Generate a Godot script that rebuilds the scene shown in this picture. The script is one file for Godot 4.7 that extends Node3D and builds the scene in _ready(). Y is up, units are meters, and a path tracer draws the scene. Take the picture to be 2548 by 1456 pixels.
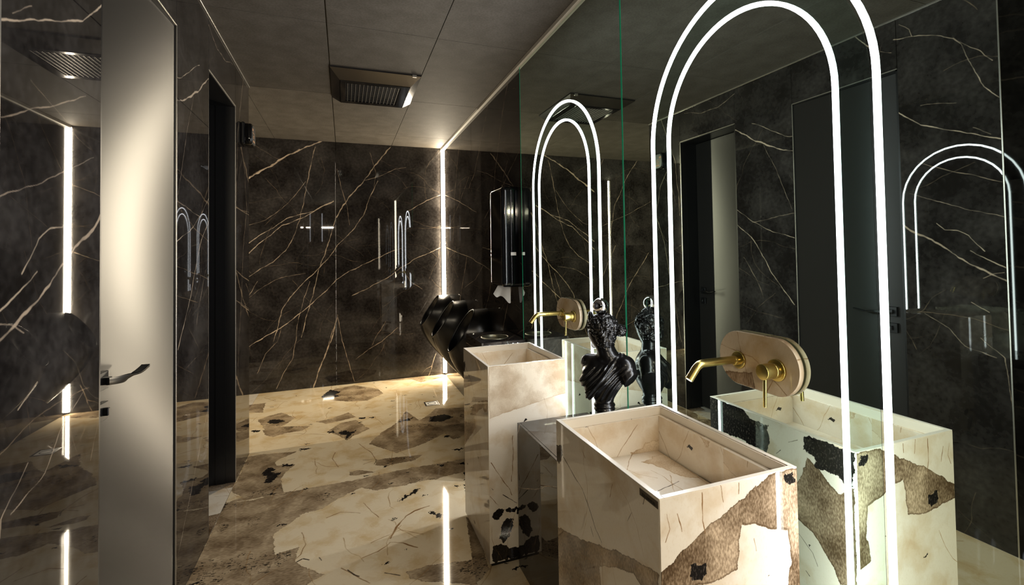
extends Node3D
# Washroom: marble stalls on the left, mirror with lit arches and stone basins on the right.
# x runs towards the mirror wall (mirror face at x = 0), -z into the room, y up; metres.

const WL := 1.627        # stall wall face at x = -WL
const ZB := -5.413       # back wall face
const HC := 2.5          # ceiling
const ZC := -3.806       # far corner of the stall block
const ZP := -1.217       # joint of the stall wall beside the camera
const XA := -3.05        # far left end of the alcove
const ZM := -2.823       # far edge of the mirror
const ZS := -1.646       # joint of the two mirror panels
const DH := 2.234        # door head
const D1 := [-2.261, -1.63]
const D2 := [-3.365, -2.746]
const SG := 0.095        # gap behind the basins
const SW := 0.362        # basin depth
const SH := 0.842        # basin height

const VEINS_BACK := [
	[20, 1, -1.907, 2.075, -1.741, 2.192, -1.6, 2.296, -1.436, 2.402, -1.224, 2.507],
	[9, 0.5, -1.907, 2.082, -1.811, 2.157, -1.635, 2.262, -1.436, 2.41],
	[15, 0.8, -0.549, 2.488, -0.621, 2.397, -0.703, 2.293, -0.826, 2.108, -0.985, 1.914, -1.102, 1.724],
	[10, 0.8, -1.102, 1.724, -1.137, 1.579, -1.18, 1.435, -1.218, 1.312, -1.275, 1.15, -1.321, 0.929, -1.381, 0.71, -1.425, 0.512],
	[10, 0.9, -1.898, 1.457, -1.672, 1.618, -1.53, 1.719, -1.31, 1.783, -1.12, 1.889],
	[11, 0.9, -1.898, 1.356, -1.725, 1.519, -1.602, 1.63, -1.402, 1.72, -1.235, 1.825, -1.12, 1.889],
	[10, 0.9, -1.899, 0.457, -1.604, 0.625, -1.388, 0.791, -1.239, 0.933, -1.087, 1.083, -0.97, 1.162, -0.588, 1.343, -0.442, 1.397],
	[15, 0.9, -1.092, 0.72, -1.128, 0.53, -1.197, 0.352, -1.261, 0.176, -1.318, 0.001],
	[7, 0.6, -1.108, 0.652, -1.158, 0.492, -1.197, 0.373],
	[9, 0.8, -0.684, 2.114, -0.767, 1.94, -0.828, 1.748, -0.948, 1.579, -1.085, 1.434, -1.181, 1.291, -1.35, 1.112, -1.532, 0.919, -1.604, 0.783, -1.64, 0.608, -1.675, 0.493],
	[10, 0.6, -1.296, 2.44, -1.326, 2.294, -1.364, 2.088, -1.413, 1.801, -1.476, 1.558, -1.567, 1.378, -1.673, 1.281, -1.813, 1.186, -1.898, 1.13],
	[9, 0.8, -0.027, 1.393, -0.273, 1.295, -0.444, 1.19, -0.59, 1.087, -0.774, 0.987, -0.952, 0.911],
	[8, 0.7, -0.375, 1.798, -0.18, 1.912, -0.02, 1.983],
	[7, 0.7, -0.491, 0.547, -0.657, 0.41, -0.798, 0.338, -0.917, 0.245],
	[6, 0.7, -1.089, 0.692, -1.052, 0.483, -1.007, 0.294, -0.931, 0.019],
	[8, 0.8, -0.093, 0.242, -0.134, 0.106, -0.174, -0.008],
	[6, 0.6, -0.134, 0.106, -0.199, 0.077, -0.251, 0.03],
	[6, 0.7, -1.35, 1.071, -1.443, 0.754, -1.48, 0.477, -1.505, 0.32, -1.588, 0.17, -1.648, 0.028],
	[6, 0.5, -1.881, 1.637, -1.742, 1.685, -1.601, 1.798, -1.456, 1.963, -1.383, 2.087],
	[6, 0.5, -1.088, 2.223, -1.043, 2.017, -0.997, 1.85, -0.967, 1.642],
	[6, 0.5, -1.604, 0.625, -1.64, 0.49, -1.745, 0.381, -1.814, 0.194],
	[7, 0.6, -0.826, 2.108, -0.684, 2.157, -0.497, 2.252, -0.392, 2.278],
	[5, 0.5, -1.882, 0.935, -1.744, 1.046, -1.603, 1.12, -1.386, 1.154],
	[6, 0.5, -0.615, 0.619, -0.697, 0.498, -0.758, 0.377],
	[5, 0.5, -0.444, 1.19, -0.361, 1.036, -0.233, 0.943],
	[6, 0.6, -1.813, 1.088, -1.882, 0.955],
	[5, 0.4, -0.763, 2.41, -0.704, 2.199, -0.726, 2.027],
]
const VEINS_LEFT := [
	[3, 0.5, -1.187, 1.581, -1.22, 1.597, -1.294, 1.629, -1.381, 1.665, -1.55, 1.737],
	[4, 0.8, -1.285, 1.027, -1.317, 1.042, -1.352, 1.066],
	[3, 0.6, -1.227, 1.206, -1.263, 1.196, -1.302, 1.176],
	[4, 0.6, -1.253, 1.813, -1.291, 1.843, -1.318, 1.859],
	[4, 0.8, -2.255, 2.032, -2.315, 2.048, -2.452, 2.126, -2.588, 2.202],
	[4, 0.8, -2.754, 0.627, -2.614, 0.495, -2.432, 0.312, -2.277, 0.156, -2.249, 0.112],
	[3, 0.5, -2.611, 1.51, -2.426, 1.53, -2.268, 1.547],
	[7, 0.8, -3.623, 2.505, -3.503, 2.247, -3.441, 2.092, -3.403, 1.813, -3.391, 1.616],
	[6, 0.8, -3.541, 2.026, -3.647, 1.903, -3.73, 1.647, -3.603, 1.376, -3.535, 1.022, -3.459, 0.783, -3.41, 0.551],
	[3, 0.6, -3.365, 1.066, -3.485, 1.046, -3.813, 0.973],
	[6, 0.6, -2.742, 2.456, -2.911, 2.405, -3.093, 2.411, -3.302, 2.466],
	[3, 0.5, -3.62, 2.003, -3.489, 1.877, -3.439, 1.72],
	[6, 0.9, -1.656, 2.032, -1.531, 1.923, -1.381, 1.857, -1.29, 1.812, -1.213, 1.78],
	[4, 0.9, -1.644, 2.39, -1.571, 2.376, -1.482, 2.347, -1.431, 2.325, -1.383, 2.291, -1.352, 2.25, -1.338, 2.207, -1.317, 2.144, -1.269, 2.027, -1.218, 1.963],
	[3, 0.7, -1.383, 2.291, -1.337, 2.24, -1.278, 2.193, -1.237, 2.132],
	[12, 0.75, -1.649, 1.451, -1.567, 1.39, -1.463, 1.328, -1.369, 1.252, -1.295, 1.208, -1.219, 1.164],
	[2, 0.7, -1.593, 1.589, -1.473, 1.54, -1.361, 1.491, -1.21, 1.443],
	[4, 0.8, -1.477, 1.434, -1.444, 1.403, -1.396, 1.395, -1.35, 1.371, -1.292, 1.297],
	[5, 0.8, -1.344, 1.303, -1.322, 1.285, -1.279, 1.262, -1.217, 1.223],
	[3, 0.6, -1.528, 2.018, -1.442, 2.001, -1.377, 1.987],
	[3, 0.7, -1.616, 2.458, -1.566, 2.415, -1.553, 2.373],
	[11, 1, -2.744, 2.185, -2.559, 2.071, -2.458, 2.016, -2.265, 1.939],
	[5, 0.8, -2.756, 1.616, -2.614, 1.519, -2.445, 1.441, -2.27, 1.39],
	[8, 0.8, -2.76, 1.514, -2.618, 1.407, -2.518, 1.267, -2.455, 1.161, -2.281, 0.969],
	[3, 0.6, -2.491, 2.029, -2.398, 1.849, -2.284, 1.574],
	[3, 0.5, -2.696, 1.267, -2.592, 1.128, -2.527, 0.995],
	[6, 0.7, -1.863, 2.509, -1.814, 2.461, -1.761, 2.4, -1.734, 2.38],
	[3, 0.6, -1.71, 2.358, -1.654, 2.331],
	[3, 0.6, -1.544, 0.994, -1.443, 0.939, -1.381, 0.865, -1.264, 0.833],
	[3, 0.6, -1.319, 0.912, -1.236, 0.838, -1.214, 0.618],
]
const FLOOR_BROWN := [
	[-1.623, -2.389, -1.629, -2.498, -1.626, -2.742, -1.629, -3.089, -1.498, -3.076, -1.325, -3.091, -1.158, -3.085, -0.976, -3.017, -1.016, -2.941, -1.083, -2.882, -1.139, -2.823, -1.23, -2.815, -1.26, -2.767, -1.289, -2.721, -1.35, -2.665, -1.319, -2.478, -1.273, -2.488, -1.222, -2.496, -1.235, -2.398, -1.171, -2.306, -1.105, -2.248, -1.175, -2.203],
	[-1.629, -3.089, -1.549, -3.133, -1.326, -3.097, -0.966, -3.102, -0.797, -3.124, -0.628, -3.139, -0.493, -3.127, -0.56, -2.938, -0.748, -2.919, -0.868, -2.924, -0.937, -2.991, -1, -2.952, -1.031, -2.951, -1.158, -3.085, -1.325, -3.088],
	[-1.626, -3.74, -1.558, -3.75, -1.331, -3.709, -1.38, -3.659, -1.444, -3.599, -1.433, -3.511, -1.321, -3.486, -1.369, -3.37, -1.383, -3.281, -1.349, -3.101, -1.426, -3.077, -1.549, -3.133, -1.625, -3.238, -1.62, -3.373],
	[-1.226, -5.005, -1.115, -5.28, -0.935, -5.346, -0.719, -5.099, -0.683, -4.915, -0.831, -4.736, -0.995, -4.776, -1.159, -4.899],
	[-1.682, -4.547, -1.608, -4.632, -1.524, -4.677, -1.406, -4.482, -1.449, -4.368, -1.52, -4.257, -1.593, -4.272],
	[-0.867, -3.654, -0.763, -3.856, -0.641, -4.01, -0.542, -4.279, -0.472, -3.99, -0.369, -4.119, -0.298, -4.247, -0.064, -4.173, -0.21, -3.547, -0.303, -3.495, -0.339, -3.636, -0.464, -3.536, -0.575, -3.47, -0.7, -3.41, -0.812, -3.573],
	[-1.151, -4.027, -1.054, -4.193, -0.943, -4.218, -0.853, -3.962, -0.961, -3.862, -1.012, -3.783, -1.073, -3.927],
	[-1.835, -5.037, -1.695, -5.045, -1.678, -4.746, -1.796, -4.799],
	[-0.789, -2.126, -0.69, -2.137, -0.513, -2.095, -0.535, -1.936, -0.707, -2.032, -0.777, -2.081],
	[-1.611, -4.263, -1.483, -4.293, -1.28, -4.221, -1.326, -4.137, -1.445, -4.124, -1.518, -4.076, -1.576, -4.149],
	[-0.998, -3.232, -0.946, -3.232, -0.854, -3.17, -0.957, -3.16, -0.994, -3.183],
	[-0.493, -3.127, -0.305, -3.141, -0.349, -2.952, -0.473, -2.941, -0.528, -2.924, -0.57, -2.932],
	[-0.844, -3.351, -0.688, -3.333, -0.549, -3.31, -0.605, -3.247, -0.789, -3.232, -0.84, -3.266],
	[-0.457, -2.441, -0.426, -2.413, -0.465, -2.011, -0.546, -1.94, -0.513, -2.095],
	[-1.242, -4.313, -1.166, -4.317, -0.997, -4.441, -0.942, -4.295, -1.054, -4.249, -1.163, -4.223],
	[-1.004, -5.568, -0.609, -5.623, 0.016, -5.491, 0.048, -5.318, -0.29, -5.174, -0.36, -5.336, -0.583, -5.373],
]
const FLOOR_BLACK := [
	[-1.69, -4.291, -1.666, -4.294, -1.632, -4.265, -1.638, -4.238, -1.674, -4.251],
	[-1.49, -3.444, -1.465, -3.501, -1.426, -3.45, -1.448, -3.426, -1.419, -3.392, -1.388, -3.4, -1.406, -3.343, -1.434, -3.253, -1.46, -3.274, -1.461, -3.346, -1.493, -3.402],
	[-1.592, -4.507, -1.527, -4.497, -1.475, -4.417, -1.535, -4.388, -1.604, -4.437],
	[-1.401, -3.52, -1.321, -3.486, -1.353, -3.464, -1.388, -3.479],
	[-0.92, -4.266, -0.863, -4.252, -0.876, -4.219, -0.915, -4.236],
	[-0.846, -4.245, -0.801, -4.232, -0.82, -4.202],
	[-0.752, -2.755, -0.713, -2.793, -0.668, -2.829, -0.633, -2.851, -0.664, -2.8, -0.699, -2.779, -0.742, -2.74],
	[-0.566, -4.07, -0.505, -4.092, -0.548, -4.024, -0.592, -4.043],
	[-1.073, -3.976, -1.022, -4.003, -0.991, -3.94, -0.938, -3.983, -0.992, -3.86, -1.022, -3.796, -1.012, -3.9, -1.052, -3.918],
	[-0.619, -2.578, -0.563, -2.509, -0.588, -2.496, -0.615, -2.553],
	[-0.484, -3.123, -0.441, -3.105, -0.464, -3.08],
	[-0.627, -4.04, -0.598, -4.046, -0.618, -4.014],
	[-1.726, -3.191, -1.641, -3.19, -1.622, -3.053, -1.638, -2.988, -1.683, -2.999],
	[-1.316, -3.752, -1.241, -3.733, -1.268, -3.717, -1.305, -3.719],
	[-1.228, -5.057, -1.156, -5.27, -1.06, -5.142, -1.112, -5.057, -1.059, -4.98, -1.149, -4.97, -1.212, -4.973],
	[-1.146, -4.025, -1.105, -4.04, -1.094, -3.985, -1.135, -3.987],
	[-0.35, -3.316, -0.271, -3.309, -0.307, -3.284],
	[-0.372, -3.075, -0.315, -3.097, -0.325, -3.054],
	[-0.36, -3.582, -0.305, -3.589, -0.336, -3.541],
	[-0.381, -4.045, -0.256, -4.069, -0.204, -3.966, -0.312, -3.9, -0.399, -3.939],
	[-0.334, -2.882, -0.397, -2.694, -0.391, -2.747, -0.326, -3.031],
]
const FLOOR_VEINS := [
	[14, 0, -0.831, -2.406, -0.789, -2.495, -0.738, -2.575, -0.689, -2.608, -0.61, -2.631],
	[9, 0, -0.958, -2.304, -0.889, -2.321, -0.834, -2.376, -0.777, -2.346, -0.719, -2.285],
	[6, 0, -1.235, -2.398, -1.208, -2.432, -1.196, -2.51, -1.223, -2.624],
	[6, 0, -1.042, -2.263, -0.985, -2.188, -0.93, -2.116],
	[5, 0, -1.087, -3.584, -1.104, -3.488, -1.066, -3.329],
	[6, 0, -0.935, -3.684, -0.865, -3.487, -0.835, -3.347, -0.918, -3.311],
	[5, 0, -1.504, -4.117, -1.362, -4.087, -1.154, -3.963],
	[6, 0, -1.115, -2.72, -1.045, -2.752, -0.953, -2.697],
	[5, 0, -0.935, -2.802, -0.871, -2.617],
	[8, 1, -1.019, -2.238, -0.996, -2.192, -0.974, -2.173],
	[8, 1, -1.222, -2.381, -1.2, -2.394, -1.175, -2.372],
	[7, 1, -1.134, -2.378, -1.121, -2.35],
	[5, 0, -1.377, -2.293, -1.339, -2.326, -1.278, -2.372],
	[8, 1, -0.872, -2.161, -0.814, -2.116],
	[5, 1, -0.916, -3.382, -0.835, -3.359, -0.853, -3.283],
	[5, 1, -1.373, -3.58, -1.33, -3.587],
	[5, 0, -1.354, -5.697, -1.062, -5.435, -0.767, -5.558],
	[4, 0, -1.733, -5.235, -1.613, -5.056, -1.512, -5.01],
	[5, 0, -0.917, -2.405, -0.778, -2.463, -0.678, -2.381],
]
const NEAR1_BROWN := [
	[-0.179, 0.84, -0.089, 0.838, -0.091, 0.571, -0.135, 0.583, -0.122, 0.646, -0.127, 0.711, -0.256, 0.755, -0.265, 0.703, -0.271, 0.661, -0.331, 0.652, -0.464, 0.669, -0.461, 0.7, -0.411, 0.728, -0.35, 0.76, -0.281, 0.792, -0.22, 0.817],
]
const NEAR1_BLACK := [
	[-0.135, 0.834, -0.109, 0.834, -0.103, 0.809, -0.126, 0.812, -0.135, 0.824],
	[-0.385, 0.7, -0.352, 0.692, -0.348, 0.674, -0.364, 0.665, -0.383, 0.678],
]
const NEAR1_VEINS := [
	[3, 0, -0.356, 0.836, -0.355, 0.811, -0.355, 0.781, -0.349, 0.753],
	[2.5, 0, -0.416, 0.807, -0.41, 0.788, -0.405, 0.77],
	[2.5, 0, -0.259, 0.838, -0.261, 0.815],
	[2, 0, -0.44, 0.811, -0.435, 0.781, -0.446, 0.758],
	[2, 0, -0.224, 0.716, -0.219, 0.688],
	[2.5, 1, -0.241, 0.809, -0.238, 0.813],
	[3, 1, -0.187, 0.63, -0.184, 0.631],
	[2, 0, -0.308, 0.842, -0.303, 0.806],
]
const LEFT1_BROWN := [
	[-1.328, 0.528, -1.141, 0.587, -0.984, 0.644, -0.868, 0.681, -0.803, 0.698, -0.805, 0.663, -0.854, 0.632, -0.893, 0.643, -0.947, 0.626, -1.048, 0.57, -1.04, 0.514, -1.337, 0.326],
	[-1.514, 0.42, -1.304, 0.534, -1.312, 0.341, -1.524, 0.207],
]
const LEFT1_BLACK := [
	[-1.302, 0.769, -1.263, 0.78, -1.253, 0.762, -1.28, 0.726, -1.303, 0.73],
]
const LEFT1_VEINS := [
	[4, 1, -1.249, 0.754, -1.187, 0.734, -1.135, 0.716, -1.089, 0.677, -1.067, 0.655, -1.035, 0.633],
	[3, 1, -1.09, 0.644, -1.077, 0.626],
	[3, 0, -1.131, 0.818, -1.113, 0.803],
	[2.5, 1, -0.897, 0.77, -0.915, 0.742],
	[2, 0, -0.978, 0.795, -0.989, 0.76],
	[2.5, 1, -0.842, 0.834, -0.855, 0.808],
]
const BACK1_BROWN := [
	[-0.932, 0.78, -0.902, 0.765, -0.848, 0.724, -0.807, 0.755, -0.805, 0.523, -0.849, 0.51, -0.879, 0.553, -0.923, 0.594, -0.967, 0.606, -0.987, 0.625, -0.963, 0.708],
]
const BACK1_BLACK := [
	[-1.297, 0.843, -1.153, 0.843, -1.127, 0.822, -1.091, 0.821, -1.062, 0.823, -1.054, 0.783, -1.067, 0.744, -1.178, 0.748, -1.298, 0.743],
	[-0.943, 0.833, -0.88, 0.841, -0.834, 0.837, -0.802, 0.84, -0.807, 0.759, -0.83, 0.752, -0.85, 0.769, -0.906, 0.763, -0.912, 0.791, -0.94, 0.795],
	[-0.936, 0.555, -0.928, 0.556, -0.93, 0.55],
]
const BACK1_VEINS := [
	[3, 1, -0.968, 0.57, -0.948, 0.556, -0.925, 0.541, -0.91, 0.515],
	[3, 1, -1.032, 0.754, -1.017, 0.77],
	[2, 1, -0.99, 0.8, -0.96, 0.816],
	[3, 1, -0.947, 0.483, -0.935, 0.476],
]
const NEAR2_BROWN := [
	[-0.453, 0.841, -0.075, 0.845, -0.078, 0.691, -0.158, 0.68, -0.24, 0.664, -0.342, 0.644, -0.404, 0.634, -0.451, 0.62],
]
const NEAR2_BLACK := [
	[-0.444, 0.224, -0.425, 0.238, -0.396, 0.235, -0.399, 0.215, -0.418, 0.194, -0.437, 0.194],
	[-0.391, 0.231, -0.364, 0.233, -0.338, 0.224, -0.349, 0.212, -0.384, 0.215],
	[-0.399, 0.186, -0.373, 0.191, -0.354, 0.185, -0.357, 0.148, -0.374, 0.109, -0.397, 0.093, -0.416, 0.115, -0.404, 0.152],
	[-0.442, 0.089, -0.405, 0.091, -0.375, 0.063, -0.336, 0.062, -0.317, 0.046, -0.318, 0.01, -0.352, 0.019, -0.383, 0.019, -0.421, 0.021, -0.44, 0.008, -0.446, 0.048],
	[-0.341, 0.231, -0.314, 0.226, -0.315, 0.197, -0.334, 0.198],
]
const NEAR2_VEINS := [
	[4, 0, -0.448, 0.437, -0.423, 0.397, -0.371, 0.316, -0.356, 0.285],
	[4, 0, -0.35, 0.536, -0.349, 0.449, -0.357, 0.342],
	[5, 1, -0.398, 0.293, -0.371, 0.273, -0.333, 0.248],
	[4, 1, -0.446, 0.33, -0.439, 0.322],
	[3, 0, -0.454, 0.297, -0.417, 0.254],
]

class MB:
	var v := PackedVector3Array()
	var n := PackedVector3Array()
	var t := PackedVector2Array()
	var ix := PackedInt32Array()
	func poly(p: Array, nn: Vector3) -> void:
		var k := v.size()
		for q in p:
			v.append(q)
			n.append(nn)
			t.append(Vector2.ZERO)
		var ccw: bool = (p[1] - p[0]).cross(p[2] - p[0]).dot(nn) > 0.0
		for j in range(1, p.size() - 1):
			if ccw:
				ix.append_array(PackedInt32Array([k, k + j + 1, k + j]))
			else:
				ix.append_array(PackedInt32Array([k, k + j, k + j + 1]))
	func box(c: Vector3, s: Vector3, b := 0.0, m := Basis()) -> void:
		var h := s * 0.5
		b = minf(b, minf(h.x, minf(h.y, h.z)) * 0.95)
		for ax in 3:
			var a1 := (ax + 1) % 3
			var a2 := (ax + 2) % 3
			for sg in [-1.0, 1.0]:
				var pts := []
				for q in [[-1, -1], [1, -1], [1, 1], [-1, 1]]:
					var p := Vector3()
					p[ax] = sg * h[ax]
					p[a1] = q[0] * (h[a1] - b)
					p[a2] = q[1] * (h[a2] - b)
					pts.append(c + m * p)
				var nn := Vector3()
				nn[ax] = sg
				poly(pts, m * nn)
			if b > 0.0:
				for s1 in [-1.0, 1.0]:
					for s2 in [-1.0, 1.0]:
						var pts := []
						for q in [[-1, 0], [1, 0], [1, 1], [-1, 1]]:
							var p := Vector3()
							p[ax] = q[0] * (h[ax] - b)
							p[a1] = s1 * (h[a1] - (b if q[1] == 1 else 0.0))
							p[a2] = s2 * (h[a2] - (b if q[1] == 0 else 0.0))
							pts.append(c + m * p)
						var nn := Vector3()
						nn[a1] = s1
						nn[a2] = s2
						poly(pts, (m * nn).normalized())
		if b > 0.0:
			for s1 in [-1.0, 1.0]:
				for s2 in [-1.0, 1.0]:
					for s3 in [-1.0, 1.0]:
						var g := Vector3(s1 * h.x, s2 * h.y, s3 * h.z)
						poly([c + m * (g - Vector3(0, s2 * b, s3 * b)), c + m * (g - Vector3(s1 * b, 0, s3 * b)), c + m * (g - Vector3(s1 * b, s2 * b, 0))], (m * Vector3(s1, s2, s3)).normalized())
	func lohi(a: Vector3, b: Vector3, bev := 0.0) -> void:
		box((a + b) * 0.5, (b - a).abs(), bev)
	# rows of points, smooth shaded; closed joins the last column to the first
	func grid(rows: Array, closed := true, cap0 := false, cap1 := false) -> void:
		var k := v.size()
		var w: int = rows[0].size()
		var cols := w + 1 if closed else w
		var acc := PackedVector3Array()
		acc.resize(rows.size() * w)
		for i in rows.size() - 1:
			for j in (w if closed else w - 1):
				var j2 := (j + 1) % w
				var a: Vector3 = rows[i][j]
				var b: Vector3 = rows[i][j2]
				var c: Vector3 = rows[i + 1][j2]
				var d: Vector3 = rows[i + 1][j]
				var f := (c - a).cross(d - b)
				acc[i * w + j] += f
				acc[i * w + j2] += f
				acc[(i + 1) * w + j] += f
				acc[(i + 1) * w + j2] += f
		for i in rows.size():
			for j in cols:
				v.append(rows[i][j % w])
				n.append((acc[i * w + j % w]).normalized())
				t.append(Vector2(float(j) / (cols - 1), float(i) / (rows.size() - 1)))
		for i in rows.size() - 1:
			for j in cols - 1:
				var a := k + i * cols + j
				ix.append_array(PackedInt32Array([a, a + cols, a + 1, a + 1, a + cols, a + cols + 1]))
		for e in 2:
			if [cap0, cap1][e]:
				var r: PackedVector3Array = rows[0] if e == 0 else rows[rows.size() - 1]
				var o: PackedVector3Array = rows[1] if e == 0 else rows[rows.size() - 2]
				var mid := Vector3()
				var mo := Vector3()
				for q in r:
					mid += q / r.size()
				for q in o:
					mo += q / o.size()
				var nn := Vector3()
				for j in r.size():
					nn += (r[j] - mid).cross(r[(j + 1) % r.size()] - mid)
				nn = nn.normalized()
				if nn.dot(mid - mo) < 0:
					nn = -nn
				for j in r.size():
					poly([mid, r[j], r[(j + 1) % r.size()]], nn)
	func tube(path: PackedVector3Array, radius, sides := 16, caps := true) -> void:
		var rows := []
		var up := Vector3(0.13, 0.97, 0.21).normalized()
		for i in path.size():
			var d := (path[mini(i + 1, path.size() - 1)] - path[maxi(i - 1, 0)]).normalized()
			var a := up.cross(d).normalized()
			if up.cross(d).length() < 0.05:
				a = Vector3.RIGHT.cross(d).normalized()
			var b := d.cross(a)
			up = b
			var r: float = radius if radius is float else radius[i]
			var ring := PackedVector3Array()
			for j in sides:
				var q := TAU * j / sides
				ring.append(path[i] + (a * cos(q) + b * sin(q)) * r)
			rows.append(ring)
		grid(rows, true, caps, caps)
	# profile of (radius, height) turned round the axis through base
	func lathe(base: Vector3, axis: Vector3, prof: Array, sides := 32, caps := true) -> void:
		var a := axis.cross(Vector3(0.3, 0.2, 0.9)).normalized()
		var b := axis.cross(a).normalized()
		var rows := []
		for p in prof:
			var ring := PackedVector3Array()
			for j in sides:
				var q := TAU * j / sides
				ring.append(base + axis * p[1] + (a * cos(q) + b * sin(q)) * p[0])
			rows.append(ring)
		grid(rows, true, caps, caps)
	func mesh(uv = null) -> ArrayMesh:
		if uv != null:
			for k in v.size():
				t[k] = uv.call(v[k])
		var a := []
		a.resize(Mesh.ARRAY_MAX)
		a[Mesh.ARRAY_VERTEX] = v
		a[Mesh.ARRAY_NORMAL] = n
		a[Mesh.ARRAY_TEX_UV] = t
		a[Mesh.ARRAY_INDEX] = ix
		var m := ArrayMesh.new()
		m.add_surface_from_arrays(Mesh.PRIMITIVE_TRIANGLES, a)
		return m

# ---------------------------------------------------------------- nodes
var mats := {}
var used := {}

func numbered(called: String) -> String:
	used[called] = used.get(called, -1) + 1
	return called if used[called] == 0 else "%s_%03d" % [called, used[called]]

func part(called: String, mb: MB, m: Material, parent: Node, uv = null) -> MeshInstance3D:
	var o := MeshInstance3D.new()
	o.name = called
	o.mesh = mb.mesh(uv)
	o.material_override = null
	o.mesh.surface_set_material(0, m)
	parent.add_child(o, true)
	return o

func thing(called: String, label: String, category: String, group := "") -> Node3D:
	var o := Node3D.new()
	o.name = numbered(called)
	add_child(o)
	o.set_meta("label", label)
	o.set_meta("category", category)
	if group:
		o.set_meta("group", group)
	return o

func setting(called: String) -> Node3D:
	var o := Node3D.new()
	o.name = called
	add_child(o)
	o.set_meta("kind", "structure")
	return o

func bx(a: Vector3, b: Vector3, bev := 0.0) -> MB:
	var m := MB.new()
	m.lohi(a, b, bev)
	return m

func strip_light(parent: Node, at: Vector3, facing: Vector3, along: Vector3, size: Vector2, energy: float, color: Color) -> void:
	var l := AreaLight3D.new()
	l.name = "light"
	l.area_normalize_energy = true
	l.area_size = size
	l.light_energy = energy
	l.light_color = color
	l.area_range = 12.0
	l.shadow_enabled = true
	l.transform = Transform3D(Basis.looking_at(facing, along), at)
	parent.add_child(l, true)

# ---------------------------------------------------------------- stone textures
func noise_bytes(w: int, h: int, freq: float, sd: int, oct := 4, stretch := 1, warp := 0.0) -> PackedByteArray:
	var f := FastNoiseLite.new()
	f.noise_type = FastNoiseLite.TYPE_SIMPLEX_SMOOTH
	f.seed = sd
	f.frequency = freq
	f.fractal_octaves = oct
	f.fractal_gain = 0.55
	if warp > 0.0:
		f.domain_warp_enabled = true
		f.domain_warp_amplitude = warp
		f.domain_warp_frequency = freq * 1.5
	var im := f.get_image(w / maxi(1, -stretch), h / maxi(1, stretch))
	if absi(stretch) > 1:
		im.resize(w, h, Image.INTERPOLATE_CUBIC)
	im.convert(Image.FORMAT_L8)
	return im.get_data()

func fill(mask: PackedByteArray, w: int, h: int, pts: PackedVector2Array, val: int) -> void:
	var lo := h
	var hi := 0
	for q in pts:
		lo = mini(lo, int(floor(q.y)))
		hi = maxi(hi, int(ceil(q.y)))
	for y in range(maxi(lo, 0), mini(hi + 1, h)):
		var xs := []
		for k in pts.size():
			var a := pts[k]
			var b := pts[(k + 1) % pts.size()]
			if (a.y <= y) != (b.y <= y):
				xs.append(a.x + (y - a.y) / (b.y - a.y) * (b.x - a.x))
		xs.sort()
		for k in range(0, xs.size() - 1, 2):
			for x in range(clampi(int(xs[k]), 0, w), clampi(int(xs[k + 1]) + 1, 0, w)):
				mask[y * w + x] = val

# frame: u0, v0 (top left of the picture) and u1, v1 (bottom right), metres
func to_px(list: Array, skip: int, w: int, h: int, fr: Array) -> PackedVector2Array:
	var out := PackedVector2Array()
	for k in range(skip, list.size(), 2):
		out.append(Vector2((list[k] - fr[0]) / (fr[2] - fr[0]) * w, (list[k + 1] - fr[1]) / (fr[3] - fr[1]) * h))
	return out

func stamp(d: PackedByteArray, w: int, h: int, pts: PackedVector2Array, r: float, c: Color, strength: float, sd: int) -> void:
	var f := FastNoiseLite.new()
	f.seed = sd
	f.frequency = 0.02
	f.fractal_octaves = 4
	var run := 0.0
	for k in pts.size() - 1:
		var a := pts[k]
		var b := pts[k + 1]
		var l := a.distance_to(b)
		var nrm := (b - a).orthogonal().normalized()
		var step := maxf(0.5, r * 0.5)
		var m := maxi(1, int(l / step))
		for j in m:
			var s := run + l * j / m
			var q := a.lerp(b, float(j) / m) + nrm * f.get_noise_2d(s * 0.6, 11.0) * (2.5 + r * 1.2)
			var rr := r * clampf(0.8 + 0.8 * f.get_noise_2d(s, 87.0), 0.4, 1.35)
			var e := strength * clampf(0.85 + 0.8 * f.get_noise_2d(s, 140.0), 0.35, 1.0)
			var x0 := int(q.x - rr - 1)
			var y0 := int(q.y - rr - 1)
			for y in range(maxi(y0, 0), mini(y0 + int(2 * rr) + 4, h)):
				for x in range(maxi(x0, 0), mini(x0 + int(2 * rr) + 4, w)):
					var al := clampf(rr + 0.5 - Vector2(x, y).distance_to(q), 0.0, 1.0) * e
					if al > 0.01:
						var o := (y * w + x) * 3
						d[o] = int(lerpf(d[o], c.r8, al))
						d[o + 1] = int(lerpf(d[o + 1], c.g8, al))
						d[o + 2] = int(lerpf(d[o + 2], c.b8, al))
		run += l

func picture(w: int, h: int, d: PackedByteArray) -> ImageTexture:
	return ImageTexture.create_from_image(Image.create_from_data(w, h, false, Image.FORMAT_RGB8, d))

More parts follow.
